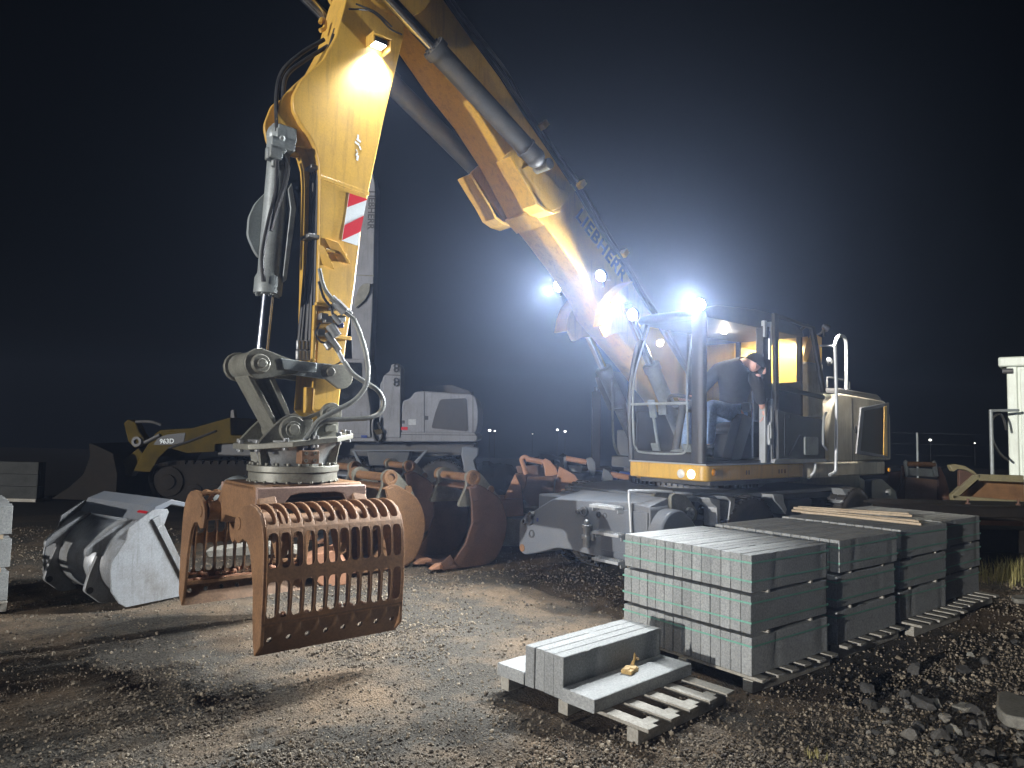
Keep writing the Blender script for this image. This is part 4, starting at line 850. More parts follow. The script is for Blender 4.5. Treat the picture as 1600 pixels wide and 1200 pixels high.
oct_ = [(CS + 0.46*math.cos(R(22.5+45*i)), 0.42*math.sin(R(22.5+45*i))) for i in range(8)]
b = MB().loops([tl(a, c, 1.562) for a, c in oct_], [tl(a, c, 1.605) for a, c in oct_])
tp = gb(b, 'coupler_plate', M['greasy'], None, 0.006)
b = MB()
for a, c in [(CS + 0.42*math.cos(R(30*i)), 0.385*math.sin(R(30*i))) for i in range(12)]:
    if (a-CS)**2/0.44**2 + c**2/0.40**2 < 1.15: b.cyl(tl(a, c, 1.605), tl(a, c, 1.632), 0.022, None, 6).cyl(tl(a, c, 1.54), tl(a, c, 1.562), 0.022, None, 6)
gb(b, 'plate_bolt', M['bare'], tp, 0.002)
cpp = T2([(400,694),(424,668),(442,652),(455,646),(476,652),(505,640),(515,634),(525,638),(528,650),(527,684),(500,688)], 0.21)
cpp = [(max(a, 4.97), max(c, 1.58 + (CS-a)*tilt)) for a, c in cpp]
for sg in (1, -1):
    gb(MB().sz(rounded(cpp, 0.03), sg*0.185, sg*0.225), 'coupler_cheek', M['greasy'], None, 0.006)
for P, r in ((pC, 0.10), (pD, 0.085)):
    gb(MB().cyl((P[0],-0.27,P[1]),(P[0],0.27,P[1]),r*0.62,None,20).ring((P[0],0.222,P[1]),(P[0],0.262,P[1]),r,r*0.62,24).ring((P[0],-0.262,P[1]),(P[0],-0.222,P[1]),r,r*0.62,24).cyl((P[0],0.27,P[1]),(P[0],0.285,P[1]),r*0.42,None,8), 'coupler_pin', M['greasy'], None, 0.004)
p = S3(472,669,0.235); gb(MB().box(p[0]-0.075,p[0]+0.01,0.225,0.26,p[2]-0.05,p[2]+0.07), 'pin_keeper', M['greasy'], None, 0.006)
p = S3(516,669,0.235); gb(MB().box(p[0]-0.05,p[0]+0.05,0.225,0.25,p[2]-0.03,p[2]+0.03), 'lug_block', M['greasy'], None, 0.006)
p = S3(485,662,0.19); gb(MB().sz([(p[0]+0.04,p[2]-0.06),(p[0]-0.06,p[2]-0.03),(p[0]-0.03,p[2]+0.06),(p[0]+0.01,p[2]+0.04)],0.226,0.236), 'yellow_clip', M['yellow'], None, 0.003)
ms, mz = sv(480,714,0.34)
gb(MB().box(ms-0.07,ms+0.07,0.30,0.40,mz-0.05,mz+0.05), 'manifold_block', M['rust'], None, 0.005)
b = MB()
for ds in (-0.03, 0.03): b.cyl((ms+ds,0.36,mz+0.05),(ms+ds,0.36,mz+0.14),0.018,None,10).cyl((ms+ds,0.36,mz+0.07),(ms+ds,0.36,mz+0.10),0.026,None,6)
gb(b, 'hose_end', M['chrome'], None, 0.002)
b = MB()
for ds, dz_ in ((-0.035,0.03),(0.035,0.03),(-0.035,-0.025),(0.035,-0.025)): b.ring((ms+ds,0.398,mz+dz_),(ms+ds,0.404,mz+dz_),0.014,0.007,12)
gb(b, 'block_port', M['greasy'], None)
b = MB()
b.tube([S3(553,499,0.30),S3(562,520,0.32),S3(571,550,0.36),S3(575,580,0.40),S3(571,604,0.42),S3(553,626,0.42),S3(522,643,0.40),S3(497,658,0.38),S3(485,676,0.36),(ms+0.03,0.36,mz+0.13)],0.0195,10,8)
b.tube([S3(538,566,0.28),S3(550,583,0.32),S3(570,597,0.36),S3(590,610,0.40),S3(599,628,0.42),S3(593,645,0.42),S3(575,653,0.42),S3(545,655,0.40),S3(512,657,0.38),S3(494,668,0.36),(ms-0.03,0.36,mz+0.14)],0.0195,10,8)
gb(b, 'grab_hose', M['hose_grey'])

# ================================================================== operator
pw = lambda x, y, v: Vector(S3(x, y, v))
PB = thing('person', 'operator in black jacket and blue jeans leaning out of the open cab door', 'person', W(0.5, 0.8, 1.44), MTH)
PO = Vector((0.5, 0.8, 1.44))
def skin(name, chains, mat, parent, sub=2, root=None):
    """chains: list of lists of (point, radius); chains share their first point with an existing one"""
    me = bpy.data.meshes.new(name); vs = []; rs = []; es = []
    def find(p):
        for i, q in enumerate(vs):
            if (q-p).length < 1e-5: return i
        return None
    for ch in chains:
        prev = None
        for p, r in ch:
            p = Vector(p) - PO; i = find(p)
            if i is None: vs.append(p); rs.append(r if isinstance(r, tuple) else (r, r)); i = len(vs)-1
            if prev is not None: es.append((prev, i))
            prev = i
    me.from_pydata([tuple(p) for p in vs], es, [])
    o = bpy.data.objects.new(name, me); COL.objects.link(o); o.parent = parent
    sm = o.modifiers.new('skin', 'SKIN'); sm.use_smooth_shade = True
    sk = me.skin_vertices[0].data
    for i, r in enumerate(rs): sk[i].radius = r
    for i in range(len(rs)): sk[i].use_root = (i == 0)
    sd = o.modifiers.new('sub', 'SUBSURF'); sd.levels = sub; sd.render_levels = sub
    me.materials.append(mat); return o
hip = Vector((0.42,0.80,1.92)); waist = Vector((0.44,0.82,2.08)); chest = pw(1150,585,0.92); neck0 = pw(1165,566,1.06); neck = pw(1171,566,1.12); head = pw(1181,570,1.20)
kneeN = pw(1110,633,1.02); ankN = pw(1107,696,1.04); hipN = Vector((0.46,0.92,1.93)); hipF = Vector((0.46,0.68,1.93)); kneeF = Vector((0.98,0.62,1.93)); ankF = Vector((1.02,0.60,1.52))
shN = chest + Vector((-0.06,0.17,0.02)); shF = chest + Vector((0.12,-0.17,0.04))
elbN = pw(1185,606,1.26); hndN = pw(1192,640,1.24); elbF = Vector((0.86,0.62,2.16)); hndF = Vector((0.98,0.60,2.10))
face_d = (pw(1192,577,1.26) - head).normalized()
body = skin('body', [[(hip,0.11),(waist,0.10),(chest,0.13),(neck0,0.07),(neck,0.055),(head - face_d*0.02,(0.085,0.095)),(head + face_d*0.045 + Vector((0,0,-0.03)),(0.062,0.075))],
                     [(hip,0.11),(hipN,0.075),(kneeN,0.055),(ankN,0.042)], [(hip,0.11),(hipF,0.075),(kneeF,0.055),(ankF,0.042)],
                     [(chest,0.13),(shN,0.06),(elbN,0.042),(hndN,0.032)], [(chest,0.13),(shF,0.06),(elbF,0.042),(hndF,0.032)]], M['skin'], PB)
jk = skin('jacket', [[(Vector((0.42,0.80,1.98)),0.17),(waist,0.165),(chest,(0.19,0.17)),(neck0,0.095)],
                     [(chest,(0.19,0.17)),(shN,0.095),((shN+elbN)/2,0.082),(elbN,0.072),(hndN+(elbN-hndN)*0.22,0.058)], [(chest,(0.19,0.17)),(shF,0.095),(elbF,0.072),(hndF+(elbF-hndF)*0.22,0.055)]], M['jacket'], PB)
jn = skin('jeans', [[(Vector((0.42,0.80,1.94)),0.155),(Vector((0.42,0.80,2.02)),0.14)],
                    [(Vector((0.42,0.80,1.94)),0.155),(hipN,0.11),((hipN+kneeN)/2,0.095),(kneeN,0.078),((kneeN+ankN)/2,0.074),(ankN,0.066)],
                    [(Vector((0.42,0.80,1.94)),0.155),(hipF,0.11),((hipF+kneeF)/2,0.095),(kneeF,0.078),(ankF,0.064)]], M['jeans'], PB)
for A_, in ((ankN,),(ankF,)):
    skin('shoe', [[(A_+Vector((-0.05,0,-0.075)),(0.045,0.045)),(A_+Vector((0.03,0,-0.075)),(0.045,0.05)),(A_+Vector((0.13,0.0,-0.09)),(0.042,0.035)),(A_+Vector((0.19,0.0,-0.095)),(0.035,0.025))],
                  [(A_+Vector((-0.05,0,-0.075)),(0.045,0.045)),(A_+Vector((-0.03,0,0.03)),(0.05,0.05))]], M['black'], PB)
def fingers(wrist, dirv, side, nm):
    d = dirv.normalized(); sd = side.normalized(); nrm = d.cross(sd)
    ch = []; palm = wrist + d*0.05
    base = [(wrist,(0.028,0.02)),(palm,(0.036,0.018)),(palm+d*0.035,(0.036,0.016))]
    o = skin('hand', [base], M['skin'], PB, 2)
    for k, (off, ln_) in enumerate(((-0.03,0.066),(-0.010,0.076),(0.011,0.070),(0.031,0.054))):
        r0 = palm + d*0.03 + sd*off
        skin('finger', [[(r0,0.0095),(r0+d*ln_*0.5+nrm*0.008,0.009),(r0+d*ln_*0.8+nrm*0.026,0.008),(r0+d*ln_+nrm*0.042,0.007)]], M['skin'], o, 1)
    r0 = palm - sd*0.028 - d*0.02
    skin('thumb', [[(r0,0.012),(r0-sd*0.022+d*0.025+nrm*0.012,0.0105),(r0-sd*0.024+d*0.05+nrm*0.022,0.009)]], M['skin'], o, 1)
fingers(hndN, Vector((-0.1,0.05,-1)), Vector((1,0.3,0)), 'near'); fingers(hndF, Vector((1,0,-0.25)), Vector((0,1,0)), 'far')
# face, ears, cap
fx = face_d; fs = Vector((0,0,1)).cross(fx).normalized(); fu = fx.cross(fs).normalized()
def hp(a, b_, c): return head + fx*a + fs*b_ + fu*c - PO
fb = MB(); fb.ball(hp(0.118,0,-0.010),0.016,0.016,0.020,10,7).ball(hp(0.122,0,-0.028),0.018,0.018,0.013,10,7).ball(hp(0.108,0,0.012),0.011,0.011,0.022,8,6); fb.build('nose', M['skin'], PB, smooth=80)
for sg in (1,-1): MB().ball(hp(0.0,sg*0.088,-0.015),0.02,0.016,0.034,10,7).build('ear', M['skin'], PB, smooth=80)
MB().ball(hp(0.085,0,-0.088),0.030,0.034,0.022,10,7).build('chin', M['skin'], PB, smooth=80)
for sg in (1,-1): eb = MB(); eb.ball(hp(0.098,sg*0.032,0.012),0.007,0.009,0.005,8,6); eb.tube([hp(0.104,sg*0.012,0.030),hp(0.106,sg*0.032,0.034),hp(0.094,sg*0.052,0.028)],0.0028,5,4); eb.build('eye', M['hair'], PB, smooth=80)
eb = MB(); eb.tube([hp(0.104,-0.024,-0.056),hp(0.112,0,-0.055),hp(0.104,0.024,-0.056)],0.003,5,4); eb.build('mouth', M['rust_dark'], PB, smooth=80)
cb_ = MB(); n, m_ = 18, 8; vs = []
for k in range(m_+1):
    th = math.pi*0.56*k/m_
    for i in range(n):
        ph = 2*math.pi*i/n; vs.append(hp(-0.022+0.112*math.sin(th)*math.cos(ph), 0.100*math.sin(th)*math.sin(ph), 0.022+0.105*math.cos(th)))
cb_.add(vs, [(k*n+i,k*n+(i+1)%n,(k+1)*n+(i+1)%n,(k+1)*n+i) for k in range(m_) for i in range(n)]); cb_.build('cap', M['hair'], PB, smooth=80, weld=True)

# ================================================================== kerb stones on pallets
KL, KT, KH = 1.0, 0.0790, 0.25; PITCH = 1.1465/14
def chipped(seed):
    r = np.random.default_rng(seed); t, h = KT/2, KH/2; n = 26
    base = [(-t+0.004,h),(t-0.004,h),(t,h-0.005),(t,-h+0.004),(t-0.004,-h),(-t+0.004,-h),(-t,-h+0.004),(-t,h-0.005)]
    xs = [-KL/2, -KL/2+0.004] + [(-KL/2+0.02) + (KL-0.04)*i/(n-5) for i in range(n-4)] + [KL/2-0.004, KL/2]
    vs = []
    for i, x in enumerate(xs):
        end = i in (0, len(xs)-1)
        for a, b_ in base:
            k = 0.06 if end else 0.0; c = abs(r.normal(0, 0.0007)) + (r.uniform(0.004, 0.013) if r.uniform() < (0.10 if end or i in (1, len(xs)-2) else 0.03) else 0)
            s_ = 1 - k; vs.append((x + (r.normal(0, 0.0006) if end else 0), a*s_ - math.copysign(min(c, 0.014), a)*0.8, b_*(1-k*0.3) - math.copysign(min(c, 0.014), b_)*0.8))
    m = len(xs); fs = []
    for k in range(m-1): fs += [(k*8+i,k*8+(i+1)%8,(k+1)*8+(i+1)%8,(k+1)*8+i) for i in range(8)]
    fs += [tuple(range(8))[::-1], tuple(range((m-1)*8, m*8))]
    mb = MB(); mb.add(vs, fs); o = mb.build('kerb_stone', M['concrete'], None, 0, smooth=14); d = o.data; bpy.data.objects.remove(o); return d
KVAR = [chipped(100+i) for i in range(9)]
def put_stone(P, yaw, label, group, roll=0.0, mat=None):
    o = bpy.data.objects.new('kerb_stone', KVAR[int(rng.integers(0, len(KVAR)))]); COL.objects.link(o); o.location = P
    o.rotation_euler = (roll, 0, yaw); tag(o, label, 'kerb stone', group)
    if mat: o.material_slots[0].link = 'OBJECT'; o.material_slots[0].material = mat
    return o
ORD = ['first','second','third','fourth','fifth','sixth','seventh','eighth','ninth','tenth','eleventh','twelfth','thirteenth','fourteenth']
LAY = ['bottom','middle','top']
YAW = 0.6652; KA = Vector((math.cos(YAW), math.sin(YAW), 0)); KB = Vector((-KA.y, KA.x, 0)); B1 = Vector((1.631, 4.79, 0)); PZ = 0.105; LZ = 0.2723
def pallet(origin, ka, kb, label, length=1.0, ext=(-0.06, 1.20), n=6, lab_cat='pallet', a0=0.05, a1=0.95, group='wooden pallets under kerb stones'):
    root = thing('wooden_pallet', label, lab_cat, origin, 0, group)
    for i in range(n):
        a = a0 + (a1-a0)*i/(n-1); j = rng.uniform(-0.012,0.012)
        c = ka*(a+j*0.4) + kb*((ext[0]+ext[1])/2 + j) + Vector((0,0,PZ-0.0115+rng.uniform(-0.0012,0.0012)))
        MB().obox(c, ka, kb + ka*rng.uniform(-0.012,0.012), (0,0,1), 0.047, (ext[1]-ext[0])/2, 0.0105).build('deck_board', M['wood_grey'], root, 0.003)
    for bb in (ext[0]+0.10, (ext[0]+ext[1])/2, ext[1]-0.10):
        MB().obox(ka*((a0+a1)/2) + kb*bb + Vector((0,0,(PZ-0.023)/2)), ka, kb, (0,0,1), (a1-a0)/2+0.055, 0.038, (PZ-0.023)/2).build('bearer', M['wood_grey'], root, 0.004)
    return root
STN = ['nearest stack','second stack','lath-topped third stack','farthest fourth stack']
OFF = [(0.0,0.0),(1.215,0.03),(2.37,0.06),(3.44,0.13)]
for si, (oa, ob) in enumerate(OFF):
    O_ = B1 + KA*oa + KB*ob
    pallet(O_, KA, KB, 'weathered wooden pallet under the '+STN[si]+' of kerb stones', ext=(-0.075 if si < 2 else -0.17, 1.2))
    for lay in range(3):
        zc = PZ + lay*LZ + KH/2; da = rng.uniform(-0.012,0.012) if lay else 0; db = rng.uniform(-0.012,0.012) if si else rng.uniform(-0.004,0.004)
        for i in range(14):
            if si and lay < 2 and 2 < i < 12: continue
            j = rng.normal(0, 0.0035); j = max(-0.002, min(0.002, j)); P = O_ + KA*(KL/2 + da + j) + KB*((i+0.5)*PITCH + db) + Vector((0,0,zc + rng.normal(0,0.0008)))
            end = 'kerb stone %s from the camera end, %s layer of the %s' % (ORD[i], LAY[lay], STN[si])
            put_stone(P, YAW + rng.normal(0,0.0012), 'grey '+end, 'kerb stones stacked on pallets')
        hs_ = (0.068, 0.198) if lay else (0.198,)
        for hz in hs_:
            z = PZ + lay*LZ + hz; e = 0.0045
            path = [O_ + KA*(da-e)+KB*(db-e), O_ + KA*(KL+da+e)+KB*(db-e), O_ + KA*(KL+da+e)+KB*(14*PITCH+db+e), O_ + KA*(da-e)+KB*(14*PITCH+db+e)]
            mb = MB(); L = []
            for q in path: L.append((q.x, q.y, z + rng.normal(0,0.004)))
            cen = (Vector(path[0])+Vector(path[2]))/2
            vs = []
            for q in L:
                d = (Vector((q[0],q[1],0))-Vector((cen.x,cen.y,0))).normalized()*0.0016
                vs += [(q[0],q[1],q[2]-0.006),(q[0],q[1],q[2]+0.006),(q[0]+d.x,q[1]+d.y,q[2]+0.006),(q[0]+d.x,q[1]+d.y,q[2]-0.006)]
            fs = []
            for k in range(4):
                k2 = (k+1)%4; fs += [(k*4+i, k*4+(i+1)%4, k2*4+(i+1)%4, k2*4+i) for i in range(4)]
            mb.add(vs, fs); so = mb.build('packing_strap', M['strap'])
            tag(so, '%s green strap round the %s layer of the %s' % ('lower' if (hz < 0.1) else 'upper', LAY[lay], STN[si]), 'strap', 'green packing straps')
        if lay:
            for k, aa in enumerate((0.22, 0.78)):
                so = MB().obox(O_ + KA*aa + KB*(7*PITCH) + Vector((0,0,PZ + lay*LZ - (LZ-KH)/2)), KA, KB, (0,0,1), 0.012, 7*PITCH-0.004, (LZ-KH)/2-0.0008).build('spacer_lath', M['wood_grey'])
                tag(so, 'spacer lath under the %s layer of the %s, %s end' % (LAY[lay], STN[si], 'near' if k == 0 else 'far'), 'lath', 'spacer laths between the layers')
# laths lying on the third stack
zt = PZ + 2*LZ + KH
for k, (x0,y0,x1,y1,h_) in enumerate(((1238,797.5,1440,819,0.0),(1243,796,1431,814,0.004),(1240,793.5,1425,806,0.024),(1247,792,1420,803,0.027),(1252,800,1436,815,0.0))):
    A_ = at_z(x0,y0,zt+0.012+h_); B_ = at_z(x1,y1,zt+0.012+h_); d = (B_-A_); 
    A_ = A_ + d*0.0; 
    mb = MB().obox((A_+B_)/2, d, Vector((0,0,1)).cross(d), (0,0,1), d.length/2, 0.017, 0.0115)
    lo = mb.build('wooden_lath', M['wood'], None, 0.002)
    tag(lo, ['pale lath nearest the camera on the third stack','pale lath resting in the middle of the lath bundle','pale lath crossing on top of the bundle','topmost thin pale lath at the back of the bundle','short pale lath squeezed low inside the bundle'][k], 'lath', 'laths on the third kerb stack')
# foreground pallet with six stones
Y2 = 0.755; FA = Vector((math.cos(Y2), math.sin(Y2), 0)); FB = Vector((-FA.y, FA.x, 0)); FO = at_z(881,1027,PZ+KH); FO.z = 0
pr2 = pallet(FO, FA, FB, 'small weathered pallet in front, its boards sticking out beside the flat kerb stone', ext=(-0.575, 0.66), n=5, a0=0.10, a1=0.92)
for i in range(4):
    put_stone(FO + FA*(KL/2+rng.normal(0,0.003)) + FB*((i+0.5)*0.0805) + Vector((0,0,PZ+KH/2)), Y2, 'kerb stone standing on the small front pallet, %s from its bare boards' % ORD[i], 'kerb stones on the front pallet')
put_stone(FO + FA*(KL/2-0.02) + FB*(-KH/2-0.006) + Vector((0,0,PZ+KT/2)), Y2, 'kerb stone lying flat on the front pallet with a broken wood piece on it', 'kerb stones on the front pallet', R(90))
put_stone(FO + FA*(KL/2-0.01) + FB*(4*0.0805+KH/2+0.006) + Vector((0,0,PZ+KT/2)), Y2, 'kerb stone lying flat on the grab side of the front pallet', 'kerb stones on the front pallet', R(-90))
wp = at_z(984,1050,PZ+KT); 
mb = MB()
for k, (du, dv, l, w_, h_) in enumerate(((0,0,0.058,0.036,0.012),(-0.012,0.010,0.044,0.022,0.0145),(0.022,-0.012,0.030,0.018,0.0155))):
    mb.obox(wp + FA*du + FB*dv + Vector((0,0,h_)), FA + FB*(0.25+0.1*k), FB - FA*(0.25+0.1*k), (0,0,1), l, w_, h_)
tag(mb.build('wood_offcut', M['wood_fresh'], None, 0.004), 'splintered yellow wood offcut lying on the flat kerb stone', 'wood piece')
mb = MB(); q0 = wp + FA*0.055 + FB*0.02 + Vector((0,0,0.002)); 
for k in range(5): mb.tube([q0 + FB*0.005*k, q0 + FA*(0.030+0.006*k) + FB*(0.012+0.005*k) + Vector((0,0,0.036)), q0 + FA*(0.060+0.008*k) + FB*(0.030-0.004*k) + Vector((0,0,0.085-0.011*k))], [0.007,0.006,0.002], 4, 3)
tag(mb.build('wood_splinter', M['wood_fresh'], None), 'upright wood splinter leaning behind the yellow offcut', 'wood piece')
# sliver of a stack at the frame's edge, and the far stack
y5 = 0.70; a5 = Vector((math.cos(y5), math.sin(y5), 0)); b5 = Vector((-a5.y, a5.x, 0)); C5 = at_z(11, 938, PZ); C5.z = 0; O5 = C5 - a5*1.0
pallet(O5, a5, b5, 'wooden pallet under the bright kerb stack cut off by the frame edge', ext=(-0.02,1.2))
for lay in range(3):
    for i in range(14):
        if lay < 2 and 2 < i: continue
        put_stone(O5 + a5*(KL/2 + rng.normal(0,0.008)) + b5*((i+0.5)*PITCH) + Vector((0,0,PZ+lay*0.29+KH/2)), y5, 'pale kerb stone, %s layer of the stack cut by the frame edge, %s in depth' % (LAY[lay], ORD[i]), 'kerb stones at the frame edge')
    if lay:
        for aa in (0.2, 0.9):
            so = MB().obox(O5 + a5*aa + b5*0.57 + Vector((0,0,PZ + lay*0.29 - 0.02)), a5, b5, (0,0,1), 0.04, 0.57, 0.0195).build('spacer_lath', M['wood'])
            tag(so, 'spacer lath under the %s layer of the cut-off stack, %s' % (LAY[lay], 'visible end' if aa > 0.5 else 'hidden end'), 'lath', 'spacer laths between the layers')
C6 = at_z(57, 785, 0.0); O6 = Vector((C6.x - 2.02, C6.y, 0))
tag(MB().box(O6.x-0.05, O6.x+2.0, O6.y+0.0, O6.y+0.5, 0.0, 0.07).build('timber_baulk', M['wood_grey'], None, 0.01), 'dark timber base under the small far stack beyond the loader bucket', 'timber')
for lay in range(3):
    for i in range(2):
        for dd in range(3):
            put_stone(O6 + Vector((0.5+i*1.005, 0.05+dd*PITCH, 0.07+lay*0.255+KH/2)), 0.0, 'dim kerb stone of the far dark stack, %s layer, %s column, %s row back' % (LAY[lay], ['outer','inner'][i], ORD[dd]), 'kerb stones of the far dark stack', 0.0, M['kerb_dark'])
# ================================================================== buckets
def fx_frame(P0, e, w):
    return Vector(P0), Vector(e).normalized(), Vector(w).normalized()
def trace(pts, P0, n):  # px points onto a vertical plane -> (along e, z)
    out = []
    n = Vector(n).normalized(); e = Vector((-n.y, n.x, 0))
    for x, y in pts:
        p = at_plane(x, y, P0, n); out.append(((p - P0).dot(e), p.z))
    return out, e
def digger_bucket(name_label, prof, lip_i, P0, e, w, width, mat, teeth=3, ears=True, matedge=None, group=None, tex=None):
    """prof: closed outline of the side cheek in (e, z): starts at the lip, goes along the floor and round the back to the top, then down the mouth edge.
    lip_i: index where the back sheet ends."""
    root = thing('digging_bucket', name_label, 'bucket', P0, 0, group)
    def L(a, k, z): return e*a + w*k + Vector((0,0,z))
    sh = MB(); sheet = catmull([Vector((a, z, 0)) for a, z in prof[:lip_i+1]], 4)
    vs = [L(p.x, k, p.y) for k in (0.0, width) for p in sheet]; n = len(sheet)
    sh.add(vs, [(i, i+1, n+i+1, n+i) for i in range(n-1)])
    shell = sh.build('shell', mat, root, solid=0.022)
    for k in (0.0, width):
        s_ = 1 if k > 0 else -1
        MB().loops([L(a, k - 0.012, z) for a, z in prof], [L(a, k + 0.012, z) for a, z in prof]).build('side_plate', mat, root, 0.004)
        # cutting cheek along the mouth edge
        m = prof[lip_i:] + [prof[0]]; b = MB()
        for i in range(len(m)-1):
            a = Vector((m[i][0], m[i][1])); c = Vector((m[i+1][0], m[i+1][1])); d = (c-a).normalized(); nn = Vector((-d.y, d.x)); cen = Vector((sum(p[0] for p in prof)/len(prof), sum(p[1] for p in prof)/len(prof)))
            if (cen-a).dot(nn) < 0: nn = -nn
            q = [a, c, c+nn*0.10, a+nn*0.10]
            b.loops([L(p.x, k + s_*0.010, p.y) for p in q], [L(p.x, k + s_*0.026, p.y) for p in q])
        b.build('side_cutter', matedge or mat, root, 0.003)
    lip = Vector(prof[0]); d0 = (Vector(prof[0]) - Vector(prof[1])).normalized()
    MB().loops([L(lip.x - d0.x*0.16, -0.02, max(0.004, lip.y)), L(lip.x + d0.x*0.03, -0.02, max(0.004, lip.y)), L(lip.x + d0.x*0.03, -0.02, max(0.03, lip.y+0.03)), L(lip.x - d0.x*0.16, -0.02, max(0.03, lip.y+0.035))],
               [L(lip.x - d0.x*0.16, width+0.02, max(0.004, lip.y)), L(lip.x + d0.x*0.03, width+0.02, max(0.004, lip.y)), L(lip.x + d0.x*0.03, width+0.02, max(0.03, lip.y+0.03)), L(lip.x - d0.x*0.16, width+0.02, max(0.03, lip.y+0.035))]).build('lip', matedge or mat, root, 0.005)
    for t in range(teeth):
        k = width*(0.06 + 0.88*t/max(1, teeth-1)); c = L(lip.x, k, lip.y+0.02)
        b = MB(); f = e*d0.x
        A = [c - f*0.06 + w*sx*0.055 + Vector((0,0,zz)) for sx, zz in ((-1,-0.012),(1,-0.012),(1,0.05),(-1,0.05))]
        Bq = [c + f*0.07 + w*sx*0.05 + Vector((0,0,zz)) for sx, zz in ((-1,-0.015),(1,-0.015),(1,0.045),(-1,0.045))]
        Cq = [c + f*0.17 + w*sx*0.035 + Vector((0,0,zz)) for sx, zz in ((-1,-0.015),(1,-0.015),(1,0.002),(-1,0.002))]
        b.loops(A, Bq, True, False); b.loops(Bq, Cq, False, True); b.build('tooth', M['rust_orange'] if matedge is None else matedge, root, 0.008)
    return root, L
# near bucket with teeth
PA = at_z(700, 891, 0.0); wA = Vector((-0.62, 0.78, 0)).normalized()
profA, eA = trace([(694,890),(722,893),(754,886),(773,873),(786,848),(791.5,820),(788,798),(779,779),(763,767),(745,758),(733,764),(736,783),(737,817),(726,850),(708,876)], PA, wA)
profA = [(a, max(0.015, z)) for a, z in profA]
if eA.x < 0: eA = -eA; profA = [(-a, z) for a, z in profA]
bA, LA = digger_bucket('dark rusty digging bucket with three blunt teeth beside the grey outrigger', profA, 10, PA, eA, wA, 0.86, M['rust_dark'])
def ears(root, L, a, z, width, mat, pinmat, ks=(0.14, 0.80), dz=0.0, pin2=True):
    for k in ks:
        kk = width*k
        pts = rounded([(a-0.34, z-0.30),(a-0.20, z-0.02),(a-0.24, z+0.10),(a-0.12, z+0.17),(a+0.0, z+0.12),(a+0.26, z-0.14),(a+0.30, z-0.30)], 0.06)
        MB().loops([L(p, kk-0.022, q) for p, q in pts], [L(p, kk+0.022, q) for p, q in pts]).build('ear', mat, root, 0.006)
    b = MB(); b.cyl(L(a-0.13, width*ks[0]-0.06, z+0.06), L(a-0.13, width*ks[1]+0.06, z+0.06), 0.052, None, 18).ring(L(a-0.13, width*ks[0]-0.08, z+0.06), L(a-0.13, width*ks[0]-0.025, z+0.06), 0.095, 0.05, 20).ring(L(a-0.13, width*ks[1]+0.025, z+0.06), L(a-0.13, width*ks[1]+0.08, z+0.06), 0.095, 0.05, 20)
    b.build('pin', pinmat, root, 0.006)
    if pin2:
        b = MB(); b.cyl(L(a+0.16, width*ks[0]-0.05, z-0.10), L(a+0.16, width*ks[1]+0.05, z-0.10), 0.052, None, 18); b.build('pin', pinmat, root, 0.006)
topA = max(profA, key=lambda p: p[1])
ears(bA, LA, topA[0]+0.10, topA[1]+0.03, 0.86, M['greasy'], M['rust'], (0.10, 0.86))
def place_copy(src, P, rz, label):
    c = copy_tree(src); c.location = P; c.rotation_euler = (0,0,rz); c['label'] = label; return c
def swap(root, frm, to):
    for ch in root.children:
        for i, s in enumerate(ch.material_slots):
            if s.material == frm:
                ch.data = ch.data.copy(); ch.data.materials[i] = to
bA['group'] = 'digging buckets lying in the yard'
bB = place_copy(bA, at_z(566, 897, 0.0), R(6), 'plain brown digging bucket right behind the open grab'); swap(bB, M['rust_dark'], M['rust'])
bC = place_copy(bA, at_z(604, 840, 0.0), R(-4), 'dark digging bucket standing behind the two nearer buckets')
bC2 = place_copy(bA, at_z(520, 850, 0.0), R(10), 'shadowed digging bucket below the white cab, farthest in its row'); swap(bC2, M['rust_dark'], M['grey'])
# worn blade with its hinge ring behind the grab
Yb = 7.75; n0 = Vector((0.25,-1,0)).normalized(); Pb = at_y(520, 905, Yb); Pb.z = 0
tb_ = thing('ripper_blade', 'tan worn ripper blade with a hinge ring lying behind the open grab', 'blade', Pb)
def blade(pts, mb, th):
    q = [at_plane(x, y, Pb, n0) - Pb for x, y in pts]; mb.loops(q, [p - n0*th for p in q])
b = MB(); blade([(470,876),(500,864),(521,860),(527,861),(540,884),(546,898),(540,914),(507,919),(490,905),(478,898)], b, 0.42); b.build('blade', M['rust_orange'], tb_, 0.012)
b = MB(); blade([(404,873),(470,872),(480,898),(440,912),(404,917)], b, 0.55); b.build('holder', M['rust'], tb_, 0.012)
b = MB(); blade([(320,862),(404,850),(470,858),(470,866),(400,868),(325,872)], b, 0.3); b.build('arm', M['wood_grey'], tb_, 0.01)
c = at_plane(532, 856, Pb, n0) - Pb; MB().cyl(c, c - n0*0.3, 0.075, None, 24).cyl(c + n0*0.0, c + n0*0.012, 0.05, None, 20).build('hinge_ring', M['rust'], tb_, 0.008)
